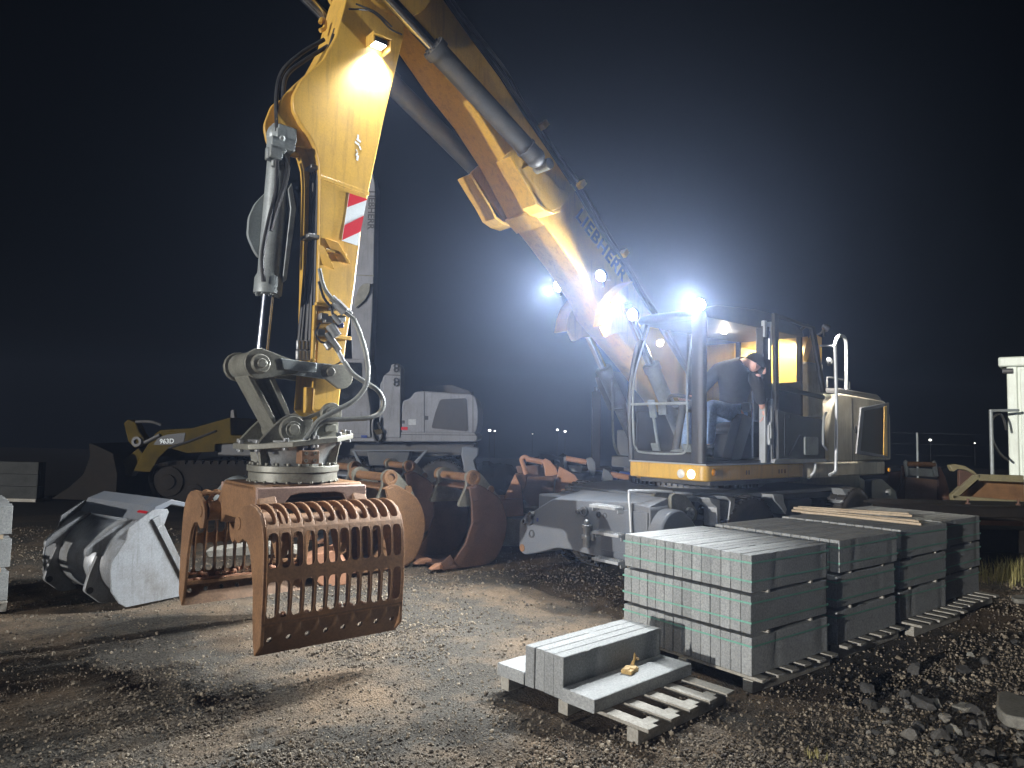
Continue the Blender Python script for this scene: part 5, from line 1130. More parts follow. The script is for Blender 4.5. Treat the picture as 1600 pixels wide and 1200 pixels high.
# orange ditching bucket
def px_part(name, pts, Y, th, mat, root, bevel=0.006, rr=0.0):
    base = root.location
    q = [at_y(x, y, Y) - base for x, y in pts]
    if rr:
        q2 = rounded([(p.x, p.z) for p in q], rr); q = [Vector((a, q[0].y, c)) for a, c in q2]
    mb = MB().loops(q, [p + Vector((0, th, 0)) for p in q]); return mb.build(name, mat, root, bevel)
YD = 10.6
dz0 = at_y(800, 808, YD); 
tm = MB().box(dz0.x-0.75, dz0.x+0.9, YD-0.05, YD+0.12, 0, dz0.z-0.02).box(dz0.x-0.75, dz0.x+0.9, YD+0.6, YD+0.75, 0, dz0.z-0.02).build('timber_baulk', M['wood_grey'], None, 0.01)
tag(tm, 'dark timber baulks carrying the orange ditching bucket', 'timber')
dB = thing('ditching_bucket', 'orange ditching bucket with flared wings and two curved ears', 'bucket', (dz0.x, YD, dz0.z))
px_part('base_box', [(768,782),(817,779),(818,806),(774,809)], YD, 0.8, M['rust_orange'], dB)
px_part('wing', [(804.5,741),(787,779),(817,779),(814,760)], YD+0.02, 0.05, M['rust_orange'], dB)
px_part('wing', [(874,729),(886,735),(898,742),(906,753),(911,765),(906,776),(864,779),(870,748)], YD, 0.06, M['rust_orange'], dB)
px_part('wing_web', [(805,741),(820,740),(826,778),(817,780)], YD+0.12, 0.3, M['rust_dark'], dB)
px_part('back_plate', [(824,745),(866,744),(865,770),(863,792),(826,790),(815,775)], YD-0.12, 0.06, M['rust_dark'], dB, 0.012, 0.03)
px_part('inner_shell', [(806,728),(870,726),(872,748),(812,752)], YD+0.35, 0.05, M['rust_dark'], dB)
px_part('end_plate', [(739,763),(767,761),(767,782),(745,783)], YD+0.25, 0.05, M['rust_orange'], dB)
px_part('end_web', [(767,761),(772,766),(779,774),(787,779),(768,782)], YD+0.45, 0.05, M['rust_dark'], dB)
def tubepx(name, pts, Y, r, mat, root, n=10):
    return MB().tube([at_y(x, y, Y) - root.location for x, y in pts], r, n, 6).build(name, mat, root)
tubepx('ear', [(822,741),(818,728),(815,718),(820,714),(826,717)], YD+0.1, 0.035, M['rust_orange'], dB)
px_part('ear', [(847,720),(852,716),(860,720),(869,731),(872,741),(862,744),(852,744),(851,732)], YD+0.05, 0.05, M['rust_orange'], dB, 0.012)
tubepx('pin', [(822,717),(848,722)], YD+0.1, 0.04, M['rust_orange'], dB)
# second bucket by the cab
YE = 11.2; eb_ = at_y(930, 768, YE)
eB = thing('grading_bucket', 'grey and rusty bucket with its pin showing left of the cab', 'bucket', (eb_.x, YE, 0))
px_part('shell', [(886,738),(945,740),(948,772),(940,800),(890,800)], YE+0.1, 0.6, M['black'], eB)
px_part('side_plate', [(946,738),(934,768),(940,800),(962,800),(958,750)], YE, 0.04, M['rust_dark'], eB)
px_part('crossmember', [(888,727),(910,728),(908,739),(890,736)], YE, 0.12, M['cyl'], eB)
px_part('ear', [(916,716),(924,714),(930,722),(931,738),(928,745),(922,742),(919,732)], YE-0.05, 0.05, M['grey'], eB, 0.012)
px_part('ear', [(881,714),(887,713),(886,724),(889,736),(884,737),(881,726)], YE-0.02, 0.05, M['grey'], eB, 0.01)
px_part('ear', [(943,732),(952,736),(958,745),(958,752),(965,766),(950,760),(940,750)], YE-0.1, 0.06, M['grey'], eB, 0.012)
tubepx('pin', [(884,716),(916,722)], YE, 0.042, M['rust_orange'], eB)
tubepx('pin', [(954,741),(992,748)], YE-0.05, 0.045, M['rust_orange'], eB)
YT = 13.6; bt = at_y(940, 735, YT)
bl = MB().lathe((bt.x, YT, 0), [(0.30,0),(0.32,0.05),(0.31,0.40),(0.33,0.44),(0.31,0.85),(0.28,0.90),(0.05,0.92)], 24).lathe((bt.x+0.62, YT+0.1, 0), [(0.30,0),(0.32,0.05),(0.31,0.40),(0.33,0.44),(0.31,0.85),(0.28,0.90),(0.05,0.92)], 24)
for k, dx in enumerate((0.0, 0.66)):
    mb = MB().lathe((0,0,0), [(0.29,0),(0.31,0.03),(0.30,0.30),(0.315,0.33),(0.30,0.60),(0.315,0.63),(0.30,0.92),(0.31,0.95),(0.28,0.97),(0.03,0.955)], 26)
    o = mb.build('steel_drum', M['blue'], None); o.location = (bt.x + dx, YT + 0.1*k, 0.0)
    tag(o, ['blue drum behind the pinned bucket, nearer the white machine','blue drum behind the pinned bucket, nearer the cab'][k], 'drum', 'blue drums')
# grey wheel loader bucket
PL_ = at_z(197, 950, 0.0); nL = Vector((0.835,-0.55,0)).normalized(); wL = -nL
trL, eL = trace([(197,950),(290,930),(292,905),(287,885),(260,830),(256,822),(264,800),(262,795),(240,797),(202,824),(198,843),(176,877),(173,895),(174,925),(186,943)], PL_, nL)
if eL.y < 0: eL = -eL; trL = [(-a, z) for a, z in trL]
LB = thing('loader_bucket', 'bare grey loader bucket lying on its floor left of the grab', 'bucket', PL_)
def LL(a, k, z): return eL*a + wL*k + Vector((0,0,max(0.004, z)))
WL = 1.32
MB().loops([LL(a, 0.0, z) for a, z in trL], [LL(a, 0.022, z) for a, z in trL]).build('side_plate', M['bucket_grey'], LB, 0.004)
MB().loops([LL(a, WL, z) for a, z in trL], [LL(a, WL-0.022, z) for a, z in trL]).build('side_plate', M['bucket_grey'], LB, 0.004)
rib_, _ = trace([(236,811),(247,805),(288,890),(287,905),(281,899)], PL_, nL); rib_ = [(abs(a) if a*trL[1][0] >= 0 else a, z) for a, z in rib_]
MB().loops([LL(a, -0.002, z) for a, z in rib_], [LL(a, -0.03, z) for a, z in rib_]).build('wear_strip', M['bucket_grey'], LB, 0.004)
ax = max(a for a, z in trL)
back = [(ax*0.98, 0.02), (0.30,0.02), (0.10,0.06), (-0.06,0.18), (-0.13,0.34), (-0.10,0.50), (0.0,0.64), (0.16,0.76)]
bs = catmull([Vector((a,z,0)) for a,z in back], 5); n = len(bs)
MB().add([LL(p.x, k, p.y) for k in (0.01, WL-0.01) for p in bs], [(i,i+1,n+i+1,n+i) for i in range(n-1)]).build('shell', M['bucket_grey'], LB, solid=0.02)
tp_ = [(0.16,0.76),(0.24,0.90),(0.40,0.96),(0.62,0.90),(0.60,0.86),(0.40,0.91),(0.27,0.85),(0.20,0.74)]
MB().loops([LL(a, 0.02, z) for a, z in tp_], [LL(a, WL-0.02, z) for a, z in tp_]).build('top_sheet', M['grey'], LB, 0.006)
for k in (0.24, WL-0.30):
    hk = rounded([(0.16,0.78),(0.0,0.72),(-0.20,0.60),(-0.27,0.53),(-0.26,0.46),(-0.20,0.50),(-0.15,0.50),(-0.22,0.32),(-0.26,0.16),(-0.10,0.02),(0.06,0.02),(-0.04,0.16),(-0.10,0.34),(-0.06,0.52),(0.10,0.68)], 0.03)
    MB().loops([LL(a, k, z) for a, z in hk], [LL(a, k+0.045, z) for a, z in hk]).build('hook_plate', M['bucket_grey'], LB, 0.006)
    MB().cyl(LL(-0.21,k-0.003,0.16), LL(-0.21,k+0.048,0.16), 0.03).build('hook_hole', M['black'], LB)
pt = at_plane(210, 812, PL_ + wL*0.12, nL) - PL_
MB().loops([LL(0.20,0.10,0.83),LL(0.30,0.10,0.905),LL(0.30,0.26,0.905),LL(0.20,0.26,0.83)],[LL(0.19,0.10,0.836),LL(0.29,0.10,0.911),LL(0.29,0.26,0.911),LL(0.19,0.26,0.836)]).build('red_reflector', M['red'], LB)
MB().loops([LL(ax*0.9,-0.02,0.0),LL(ax*1.18,-0.02,0.0),LL(ax*1.18,-0.02,0.012),LL(ax*0.9,-0.02,0.03)],[LL(ax*0.9,WL+0.02,0.0),LL(ax*1.18,WL+0.02,0.0),LL(ax*1.18,WL+0.02,0.012),LL(ax*0.9,WL+0.02,0.03)]).build('cutting_edge', M['rust_edge'], LB, 0.003)
# bucket and skip at the right
YF = 12.2; fb_ = at_y(1440, 795, YF)
fB = thing('trenching_bucket', 'rusty narrow bucket with a red pin between its ears right of the hood', 'bucket', (fb_.x, YF, 0))
px_part('side_plate', [(1410,728),(1413,727),(1415,790),(1404,800),(1402,775),(1409,755)], YF, 0.05, M['rust_dark'], fB)
px_part('side_plate', [(1467,730),(1470,730),(1477,745),(1483,765),(1483,800),(1466,800)], YF, 0.05, M['rust_dark'], fB)
px_part('back_sheet', [(1415,746),(1467,750),(1467,800),(1412,800)], YF+0.05, 0.5, M['rust_pale'], fB)
px_part('crossmember', [(1417,731),(1464,733),(1466,746),(1420,743)], YF-0.02, 0.10, M['cyl'], fB, 0.012)
px_part('ear', [(1413,722),(1416,718),(1419,722),(1421,742),(1417,745)], YF-0.08, 0.05, M['cyl'], fB, 0.01)
px_part('ear', [(1457,722),(1461,719),(1464,724),(1467,745),(1461,744)], YF-0.08, 0.05, M['cyl'], fB, 0.01)
tubepx('pin', [(1416,725),(1460,726)], YF-0.05, 0.045, M['rust'], fB)
px_part('side_wing', [(1392,738),(1410,736),(1409,760),(1400,775),(1388,760)], YF+0.2, 0.05, M['rust_dark'], fB)
YG = 11.8; gb_ = at_y(1540, 790, YG)
gS = thing('concrete_skip', 'muddy yellow open skip with a curved lifting arm beside the white container', 'skip', (gb_.x, YG, 0))
px_part('lifting_arm', [(1485,727),(1492,725),(1508,728),(1522,736),(1528,742),(1522,741),(1508,734),(1497,733),(1490,737),(1487,733)], YG, 0.10, M['muddy_yellow'], gS, 0.008)
px_part('arm_plate', [(1499,734),(1522,738),(1520,752),(1499,772)], YG+0.05, 0.06, M['rust_dark'], gS)
for nm, q in (('frame_bar', [(1488,773),(1522,742),(1532,741),(1532,746),(1498,776),(1490,780)]), ('frame_bar', [(1488,774),(1600,783),(1600,792),(1490,784)]), ('frame_bar', [(1528,741),(1600,743),(1600,754),(1530,751)])):
    px_part(nm, q, YG, 0.10, M['muddy_yellow'], gS, 0.008)
px_part('inner_wall', [(1500,776),(1530,750),(1600,753),(1600,784)], YG+0.5, 0.05, M['rust'], gS)
px_part('floor_box', [(1492,782),(1600,790),(1600,830),(1496,826)], YG+0.05, 0.5, M['rust_dark'], gS)

# ================================================================== white excavator behind
YW = 14.6; wb = at_y(640, 690, YW)
WE = thing('white_excavator', 'white wheeled excavator with its arm raised, parked behind the grab', 'excavator', (wb.x, YW, 0))
def wp_(name, pts, mat, y0=0.0, th=0.1, bevel=0.01, rr=0.0, root=None):
    base = WE.location; q = [at_y(x, y, YW) - base for x, y in pts]
    if rr: q = [Vector((a, 0, c)) for a, c in rounded([(p.x, p.z) for p in q], rr)]
    mb = MB().loops([p + Vector((0,y0,0)) for p in q], [p + Vector((0,y0+th,0)) for p in q]); return mb.build(name, mat, root or WE, bevel)
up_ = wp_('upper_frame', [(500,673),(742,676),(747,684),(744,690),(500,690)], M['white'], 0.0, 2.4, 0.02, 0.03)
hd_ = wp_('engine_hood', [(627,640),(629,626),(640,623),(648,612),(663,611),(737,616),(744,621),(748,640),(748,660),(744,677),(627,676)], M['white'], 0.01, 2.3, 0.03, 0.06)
wp_('grille', [(688,624),(729,622),(731,674),(674,669),(680,645)], M['mesh'], -0.006, 0.02, 0, 0.05, hd_)
wp_('hood_rail', [(650,600),(700,597),(730,607),(733,614),(655,611)], M['mesh'], 0.8, 0.6, 0.02, 0.03, hd_)
for x in (662.5, 738.5): wp_('panel_gap', [(x,612),(x+0.9,612),(x+0.9,676),(x,676)], M['black'], 0.003, 0.01, 0, 0, hd_)
wp_('sticker', [(638,655),(650,655),(650,664),(638,664)], M['step'], 0.004, 0.008, 0, 0, hd_)
wp_('latch', [(664,650),(669,650),(669,656),(664,656)], M['black'], 0.002, 0.02, 0.004, 0, hd_)
wp_('latch', [(627,657),(632,657),(632,662),(627,662)], M['black'], 0.002, 0.02, 0.004, 0, hd_)
wp_('tail_light', [(626,667),(637,667),(637,672),(626,672)], M['red'], 0.0, 0.02, 0.004, 0, hd_)
post = wp_('cylinder_tower', [(598,590),(602,585),(609,580),(612,569),(624,568),(627,575),(626,684),(600,684)], M['white'], -0.02, 0.5, 0.02, 0.03)
for y in (575, 597):
    p = at_y(619.5, y, YW) - WE.location; MB().ring(p+Vector((0,-0.045,0.035)), p+Vector((0,-0.02,0.035)), 0.055, 0.03, 16).ring(p+Vector((0,-0.045,-0.04)), p+Vector((0,-0.02,-0.04)), 0.055, 0.03, 16).build('pin_boss', M['black'], post)
wp_('tower_gap', [(600,585),(626,586),(626,587.2),(600,586.2)], M['black'], -0.024, 0.05, 0, 0, post)
wp_('tower_cylinder', [(592,600),(600,585),(602,684),(590,684)], M['grey'], 0.1, 0.3, 0.03)
tubeW = lambda nm, pts, r, mat, y=-0.05: MB().tube([at_y(a,b,YW)-WE.location+Vector((0,y,0)) for a,b in pts], r, 8, 6).build(nm, mat, WE)
tubeW('hose_bundle', [(586,650),(583,664),(585,682),(592,690),(598,680),(592,660)], 0.03, M['hose'])
wp_('hazard_tag', [(585,672),(597,670),(600,676),(590,680)], M['yellow_old_dim'], -0.1, 0.02, 0.003)
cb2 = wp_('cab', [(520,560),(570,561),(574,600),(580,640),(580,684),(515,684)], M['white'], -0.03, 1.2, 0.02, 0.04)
wp_('cab_window', [(520,566),(566,567),(567,600),(567,605),(548,632),(520,640)], M['dark_glass'], -0.036, 0.02, 0, 0.03, cb2)
wp_('cab_panel', [(536,640),(579,644),(579,678),(537,677)], M['white'], -0.045, 0.02, 0.006, 0.02, cb2)
wp_('blue_sticker', [(565,680),(574,680),(574,684),(565,684)], M['blue'], -0.05, 0.02, 0, 0, up_)
wp_('panel_gap', [(500,677.5),(745,679.5),(745,680.4),(500,678.4)], M['black'], -0.004, 0.01, 0, 0, up_)
wb_ = wp_('boom', [(550,262),(578,262),(582,280),(582,300),(580,420),(577,500),(573,562),(545,562),(540,420)], M['white'], 0.3, 0.5, 0.02)
p_ = at_y(567, 312, YW) - WE.location + Vector((0,0.296,0))
text_mesh('boom_lettering', 'LIEBHERR', 0.20, p_ + Vector((0.06,0,0.30)), (0,0,-1), (1,0,0), M['label_dark'], wb_, 0.03)
wp_('stick', [(553,268),(566,262),(572,272),(556,310),(540,380),(524,424),(512,420),(518,370),(534,305)], M['white'], 0.38, 0.34, 0.02)
wp_('lift_lug', [(556,447),(562,440),(575,438),(574,452),(566,466),(552,478),(548,470)], M['greasy'], 0.25, 0.06, 0.01, 0.03, wb_)
wp_('boom_band', [(552,424),(580,425),(580,427),(552,426)], M['greasy'], 0.293, 0.02, 0, 0, wb_)
chs = wp_('undercarriage', [(505,690),(740,692),(738,712),(640,716),(600,716),(505,712)], M['cyl_dark'], 0.5, 1.4, 0.02)
wp_('frame_rail', [(552,703),(668,703),(668,705),(552,705)], M['grey'], 0.02, 0.06, 0.006, 0, chs)
wp_('frame_strut', [(550,704),(554,704),(566,728),(560,728)], M['grey'], 0.02, 0.06, 0.006, 0, chs)
wp_('frame_strut', [(664,704),(668,704),(650,726),(644,724)], M['grey'], 0.02, 0.06, 0.006, 0, chs)
wp_('battery_box', [(572,706),(640,706),(634,728),(576,728)], M['trim'], 0.08, 0.4, 0.02, 0, chs)
wp_('outrigger', [(722,698),(747,700),(746,712),(740,720),(746,742),(744,768),(722,768),(724,730),(720,712)], M['grey'], 0.1, 0.35, 0.02, 0, chs)
wf = bpy.data.objects.new('axle_pair', None)
for x in (690, 545):
    P = at_y(x, 742, YW) - WE.location
    MB().cyl((P.x,0.3,0.55),(P.x,2.1,0.55),0.12).build('axle', M['cyl_dark'], chs)
    for yy in (0.20, 2.1): wheel(WE, P.x, yy, -1 if yy < 1 else 1, 0.54, 0.30)
bpy.data.objects.remove(wf)
# hung clamshell plate far behind the stick is part of the tilt cylinder guard (see above)

# ================================================================== crawler loader
YC = 14.2; cb0 = at_y(330, 780, YC)
CL = thing('crawler_loader', 'old yellow crawler loader parked in the dark at the yard edge', 'loader', (cb0.x, YC, 0))
def cp_px(name, pts, mat, y0=0.0, th=0.1, bevel=0.01, rr=0.0, root=None):
    base = CL.location; q = [at_y(x, y, YC) - base for x, y in pts]
    if rr: q = [Vector((a, 0, c)) for a, c in rounded([(p.x, p.z) for p in q], rr)]
    return MB().loops([p + Vector((0,y0,0)) for p in q], [p + Vector((0,y0+th,0)) for p in q]).build(name, mat, root or CL, bevel)
bd = cp_px('body', [(241,679),(250,672),(300,669),(360,652),(361,680),(395,681),(396,692),(336,694),(336,706),(292,708),(264,700),(248,715),(236,738),(208,736),(222,708)], M['yellow_old_dim'], 0.0, 1.9, 0.03, 0.03)
cp_px('rear_hood', [(336,690),(470,688),(470,716),(336,712)], M['cyl_dark'], 0.1, 1.7, 0.03, 0, bd)
cp_px('rear_deck', [(356,680),(400,682),(470,684),(470,692),(356,692)], M['yellow_old_dim'], 0.02, 1.8, 0.02, 0, bd)
cp_px('decal_panel', [(240,695),(247,684),(262,679),(290,676),(287,691),(270,695)], M['black'], -0.008, 0.02, 0, 0.02, bd)
dp = at_y(248, 693, YC) - CL.location
text_mesh('decal_number', '963D', 0.13, dp + Vector((0.02,-0.012,0.0)), (1,0,0.05), (0,0,1), M['refl_white'], bd, 0.02)
cp_px('lift_arm', [(193,661),(200,655),(212,660),(218,675),(226,686),(224,696),(210,700),(200,690)], M['yellow_old_dim'], 0.0, 0.25, 0.02, 0.03)
p = at_y(214, 690, YC) - CL.location; MB().ring(p+Vector((0,-0.03,0)), p+Vector((0,0.02,0)), 0.10, 0.05, 20).build('arm_pin', M['cyl_dark'], CL)
MB().tube([at_y(212,659,YC)-CL.location, at_y(236,659,YC)-CL.location, at_y(252,664,YC)-CL.location], 0.03, 8, 4).tube([at_y(226,692,YC)-CL.location, at_y(250,680,YC)-CL.location], 0.04, 8, 2).build('lift_cylinder', M['cyl_dark'], CL)
MB().tube([at_y(264,700,YC)-CL.location+Vector((0,-0.01,0)), at_y(300,688,YC)-CL.location+Vector((0,-0.01,0)), at_y(338,673,YC)-CL.location+Vector((0,-0.01,0))], 0.022, 6, 4).build('hood_seam', M['black'], bd)
cp_px('exhaust', [(345,640),(350,638),(352,655),(344,655)], M['cyl_dark'], 0.5, 0.15, 0.01, 0, bd)
tk = [(240,745),(248,728),(275,722),(410,722),(440,730),(450,750),(440,770),(410,780),(262,782),(246,768)]
base = CL.location; q = [at_y(x, y, YC) - base for x, y in tk]; rt = rounded([(p.x, p.z) for p in q], 0.12)
b = MB()
for y0 in (-0.15, 1.55):
    b.loops([Vector((a,y0+0.04,c)) for a,c in rt],[Vector((a,y0+0.40,c)) for a,c in rt])
cx = sum(a for a,c in rt)/len(rt); cz = sum(c for a,c in rt)/len(rt)
per = [Vector((a,0,c)) for a,c in rt]; L_ = 0
for i in range(len(per)):
    a, c = per[i], per[(i+1)%len(per)]; d = c-a; n = max(1,int(d.length/0.16))
    for k in range(n):
        pt = a + d*(k+0.5)/n; dn = d.normalized() if d.length > 1e-6 else Vector((1,0,0)); nn = Vector((-dn.z,0,dn.x))
        for y0 in (-0.15,1.55): b.obox(pt+Vector((0,y0+0.22,0)), dn, (0,1,0), nn, 0.055, 0.235, 0.035)
b.build('track', M['mud_black'], CL)
for k, (x, r) in enumerate(((268,0.30),(308,0.16),(338,0.16),(368,0.16),(405,0.30))):
    p = at_y(x, 752 if r > 0.2 else 768, YC) - base; MB().cyl(p+Vector((0,-0.14,0)), p+Vector((0,0.0,0)), r, None, 20).cyl(p+Vector((0,-0.17,0)), p+Vector((0,-0.14,0)), r*0.5, None, 16).build('track_roller', M['mud_black'], CL, 0.01)
lb_ = cp_px('bucket', [(90,778),(118,760),(140,740),(150,712),(148,692),(160,696),(185,708),(192,740),(190,776),(150,780)], M['mud_black'], -0.2, 2.3, 0.02, 0.03)
cp_px('bucket_arm', [(186,720),(212,700),(224,715),(200,745),(188,745)], M['yellow_old_dim'], 0.1, 0.2, 0.02)
# pale sack behind the grab
sk_ = at_z(368, 776, 0.0); sk_ = Vector((sk_.x*0.82, sk_.y*0.82, 0))
mb = MB().ball((0,0,0.36), 0.42, 0.36, 0.42, 22, 14)
mb.v = [(x + 0.06*mnoise.noise(Vector((x*4,y*4,z*4))) + 0.10*(z-0.3), y + 0.06*mnoise.noise(Vector((x*4+7,y*4,z*4))), max(0.0, z*0.9 + 0.05*mnoise.noise(Vector((x*5,y*5+3,z*5))))) for x, y, z in mb.v]
so = mb.build('plastic_sack', M['cyl'], None, smooth=70); so.location = sk_; tag(so, 'bluish grey lumpy plastic sack on the ground before the loader track', 'sack')

# ================================================================== right edge: container, hose post, wall, fence
YK = 13.0; k0 = at_y(1571, 560, YK); k1 = at_y(1578, 786, YK)
KX = k1.x; zt_ = k0.z; zb_ = 0.25
CT = thing('site_container', 'pale greenish white site container cut off by the frame edge', 'container', (KX, YK, 0), R(-39))
b = MB().box(0.08, 2.4, 0.02, 5.8, zb_+0.1, zt_-0.16); bodyc = b.build('container_wall', M['container'], CT, 0.01)
b = MB()
for i in range(7): b.box(0.20+i*0.30, 0.34+i*0.30, 0.0, 0.03, zb_+0.2, zt_-0.2)
for i in range(18): b.box(0.055, 0.09, 0.35+i*0.30, 0.50+i*0.30, zb_+0.2, zt_-0.2)
b.build('wall_rib', M['container'], CT, 0.012)
for (x0, y0) in ((0.0, -0.02), (2.3, -0.02), (0.0, 5.7), (2.3, 5.7)): MB().box(x0, x0+0.16, y0, y0+0.16, zb_, zt_-0.02).build('corner_post', M['container'], CT, 0.02)
MB().box(-0.12, 2.55, -0.10, 5.95, zt_-0.16, zt_+0.02).build('roof', M['container'], CT, 0.03)
MB().cyl((-0.06,-0.04,zt_-0.24),(0.10,-0.04,zt_-0.24),0.05).build('roof_drain', M['cyl_dark'], CT, 0.004)
MB().box(0,2.4,0,0.3,0,zb_).box(0,2.4,5.4,5.7,0,zb_).build('foundation_block', M['concrete'], CT, 0.01)
YH = 12.6; hp0 = at_y(1548, 640, YH)
HP = thing('hose_post', 'slim steel post with a looped cable beside the white container', 'post', (hp0.x, YH, 0))
MB().cyl((0,0,0),(0,0,hp0.z),0.03).cyl((0,0,hp0.z-0.02),(0.5,0,hp0.z),0.025).build('post', M['cyl'], HP)
MB().tube([at_y(x,y,YH)-HP.location for x,y in ((1549,668),(1552,690),(1562,708),(1575,720))],0.02,7,6).tube([at_y(x,y,YH)-HP.location for x,y in ((1549,660),(1554,650),(1562,647),(1568,655),(1572,672))],0.02,7,6).build('cable', M['hose'], HP)
# low wall of blocks under a steel beam
wl0 = at_y(1410, 786, 9.0); WX0 = wl0.x; WZ = wl0.z
WLT = thing('block_wall', 'low dark wall of concrete blocks behind the farthest kerb stack', 'wall', (WX0, 9.0, 0))
for r_ in range(2):
    for i in range(6):
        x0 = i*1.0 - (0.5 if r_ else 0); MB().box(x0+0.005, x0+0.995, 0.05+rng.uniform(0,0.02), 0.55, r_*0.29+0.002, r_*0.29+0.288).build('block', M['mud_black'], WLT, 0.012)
wallb = MB().box(-0.35, 7, -0.06, 0.62, WZ-0.19, WZ-0.155).box(-0.35, 7, 0.02, 0.06, WZ-0.155, WZ-0.025).box(-0.35, 7, -0.06, 0.62, WZ-0.025, WZ)
be = wallb.build('steel_beam', M['mud_black'], None, 0.004); be.location = (WX0, 9.0, 0); tag(be, 'dark rusty steel beam lying on the low block wall', 'beam')
MB_ = MB().box(WX0-0.4, WX0+0.1, 9.05, 9.5, 0.0, WZ-0.19).build('timber_baulk', M['wood_grey'], None, 0.01); tag(MB_, 'dark timber baulk propping the near end of the steel beam', 'timber')
for k, x in enumerate((1512, 1591)):
    p = at_y(x, 790, 9.05); mb = MB().cyl((0,0,0),(0,0,0.018),0.03,None,6).cyl((0,0,0.018),(0.008,0,0.07),0.012,None,10).cyl((0.006,0,0.052),(0.008,0,0.068),0.02,None,6)
    o = mb.build('rusty_bolt', M['rust_dark'], None); o.location = (p.x, 9.05, WZ); tag(o, ['rusty bolt on the steel beam in front of the muddy skip','rusty bolt on the steel beam in front of the white container'][k], 'bolt', 'rusty bolts on the steel beam')
# wire fence
YX = 21.0; fz = at_y(1433, 676, YX)
FN = thing('wire_fence', 'wire fence on thin steel posts at the dark back of the yard', 'fence', (0, YX, 0))
for i in range(9): MB().cyl((fz.x - 3.2*2 + i*3.2, 0, 0), (fz.x - 3.2*2 + i*3.2, 0, fz.z), 0.03, None, 8).build('post', M['cyl'] if i == 2 else M['mud_black'], FN)
for k in range(6): MB().cyl((fz.x-6.4, 0, fz.z*(0.15+0.168*k)), (fz.x+20, 0, fz.z*(0.15+0.168*k)), 0.004, None, 5).build('wire', M['cyl_dark'], FN)
# dark post behind the cab's bracket and scrap heap
for k, (x, y, Yp, r_, lab) in enumerate(((932, 612, 17.0, 0.07, 'dark steel column standing far behind the grey bucket'),)):
    p = at_y(x, y, Yp); o = MB().box(-0.10,0.10,-0.1,0.1,0,p.z).box(-0.35,0.35,-0.3,0.3,0,0.9).cyl((0,0,p.z),(0,0,p.z+0.12),0.05).build('steel_column', M['mud_black'], None, 0.01); o.location = (p.x, Yp, 0); tag(o, lab, 'column')
# dark heap of scrap and spoil behind the buckets
qx = np.arange(-2.2, 4.6, 0.14); qy = np.arange(15.4, 19.4, 0.14); QX, QY = np.meshgrid(qx, qy)
def _bump(cx, cy, rx, ry, h): return h*np.clip(1 - ((QX-cx)/rx)**2 - ((QY-cy)/ry)**2, 0, 1)**0.8
QZ = np.maximum.reduce([_bump(-0.6,17.2,1.4,1.5,0.95), _bump(1.2,17.4,1.5,1.7,1.15), _bump(3.0,17.0,1.4,1.3,0.8)])
QZ = QZ + (QZ > 0.02)*np.array([[0.30*mnoise.noise(Vector((a*2.3,b_*2.3,1.7))) + 0.14*mnoise.noise(Vector((a*6.1,b_*6.1,4.2))) for a, b_ in zip(ra, rb_)] for ra, rb_ in zip(QX, QY)]) - 0.03
nqx, nqy = len(qx), len(qy)
heap = MB().add(np.stack([QX.ravel(), QY.ravel(), QZ.ravel()], 1).tolist(), [(j*nqx+i, j*nqx+i+1, (j+1)*nqx+i+1, (j+1)*nqx+i) for j in range(nqy-1) for i in range(nqx-1)]).build('spoil_heap', M['mud_black'], None, smooth=25)
heap['kind'] = 'structure'
# far lamps
for k, (x, y) in enumerate(((765,672.5),(773,673.5),(871,671.5),(883,674),(1453.5,687.5),(1523,692.5),(832,678))):
    Yl = 42 + 1.5*k; p = at_y(x, y, Yl)
    lt = thing('street_lamp', ['far street lamp beside the white excavator, brighter of a pair','far street lamp beside the white excavator, fainter of a pair','far street lamp beyond the orange bucket, upper of a pair','far street lamp beyond the orange bucket, lower of a pair','bright far street lamp above the rusty narrow bucket','faint far street lamp above the muddy skip','faint lone far lamp between the two pairs'][k], 'street lamp', (p.x, Yl, 0), 0, 'far street lamps')
    MB().cyl((0,0,0),(0,0,p.z),0.025,0.015,8).build('pole', M['mud_black'], lt); rb = (0.09,0.055,0.08,0.085,0.095,0.05,0.04)[k]
    MB().ball((0,0,p.z), rb, rb, rb*0.7, 10, 6).build('lamp_head', M['far_lamp'], lt)
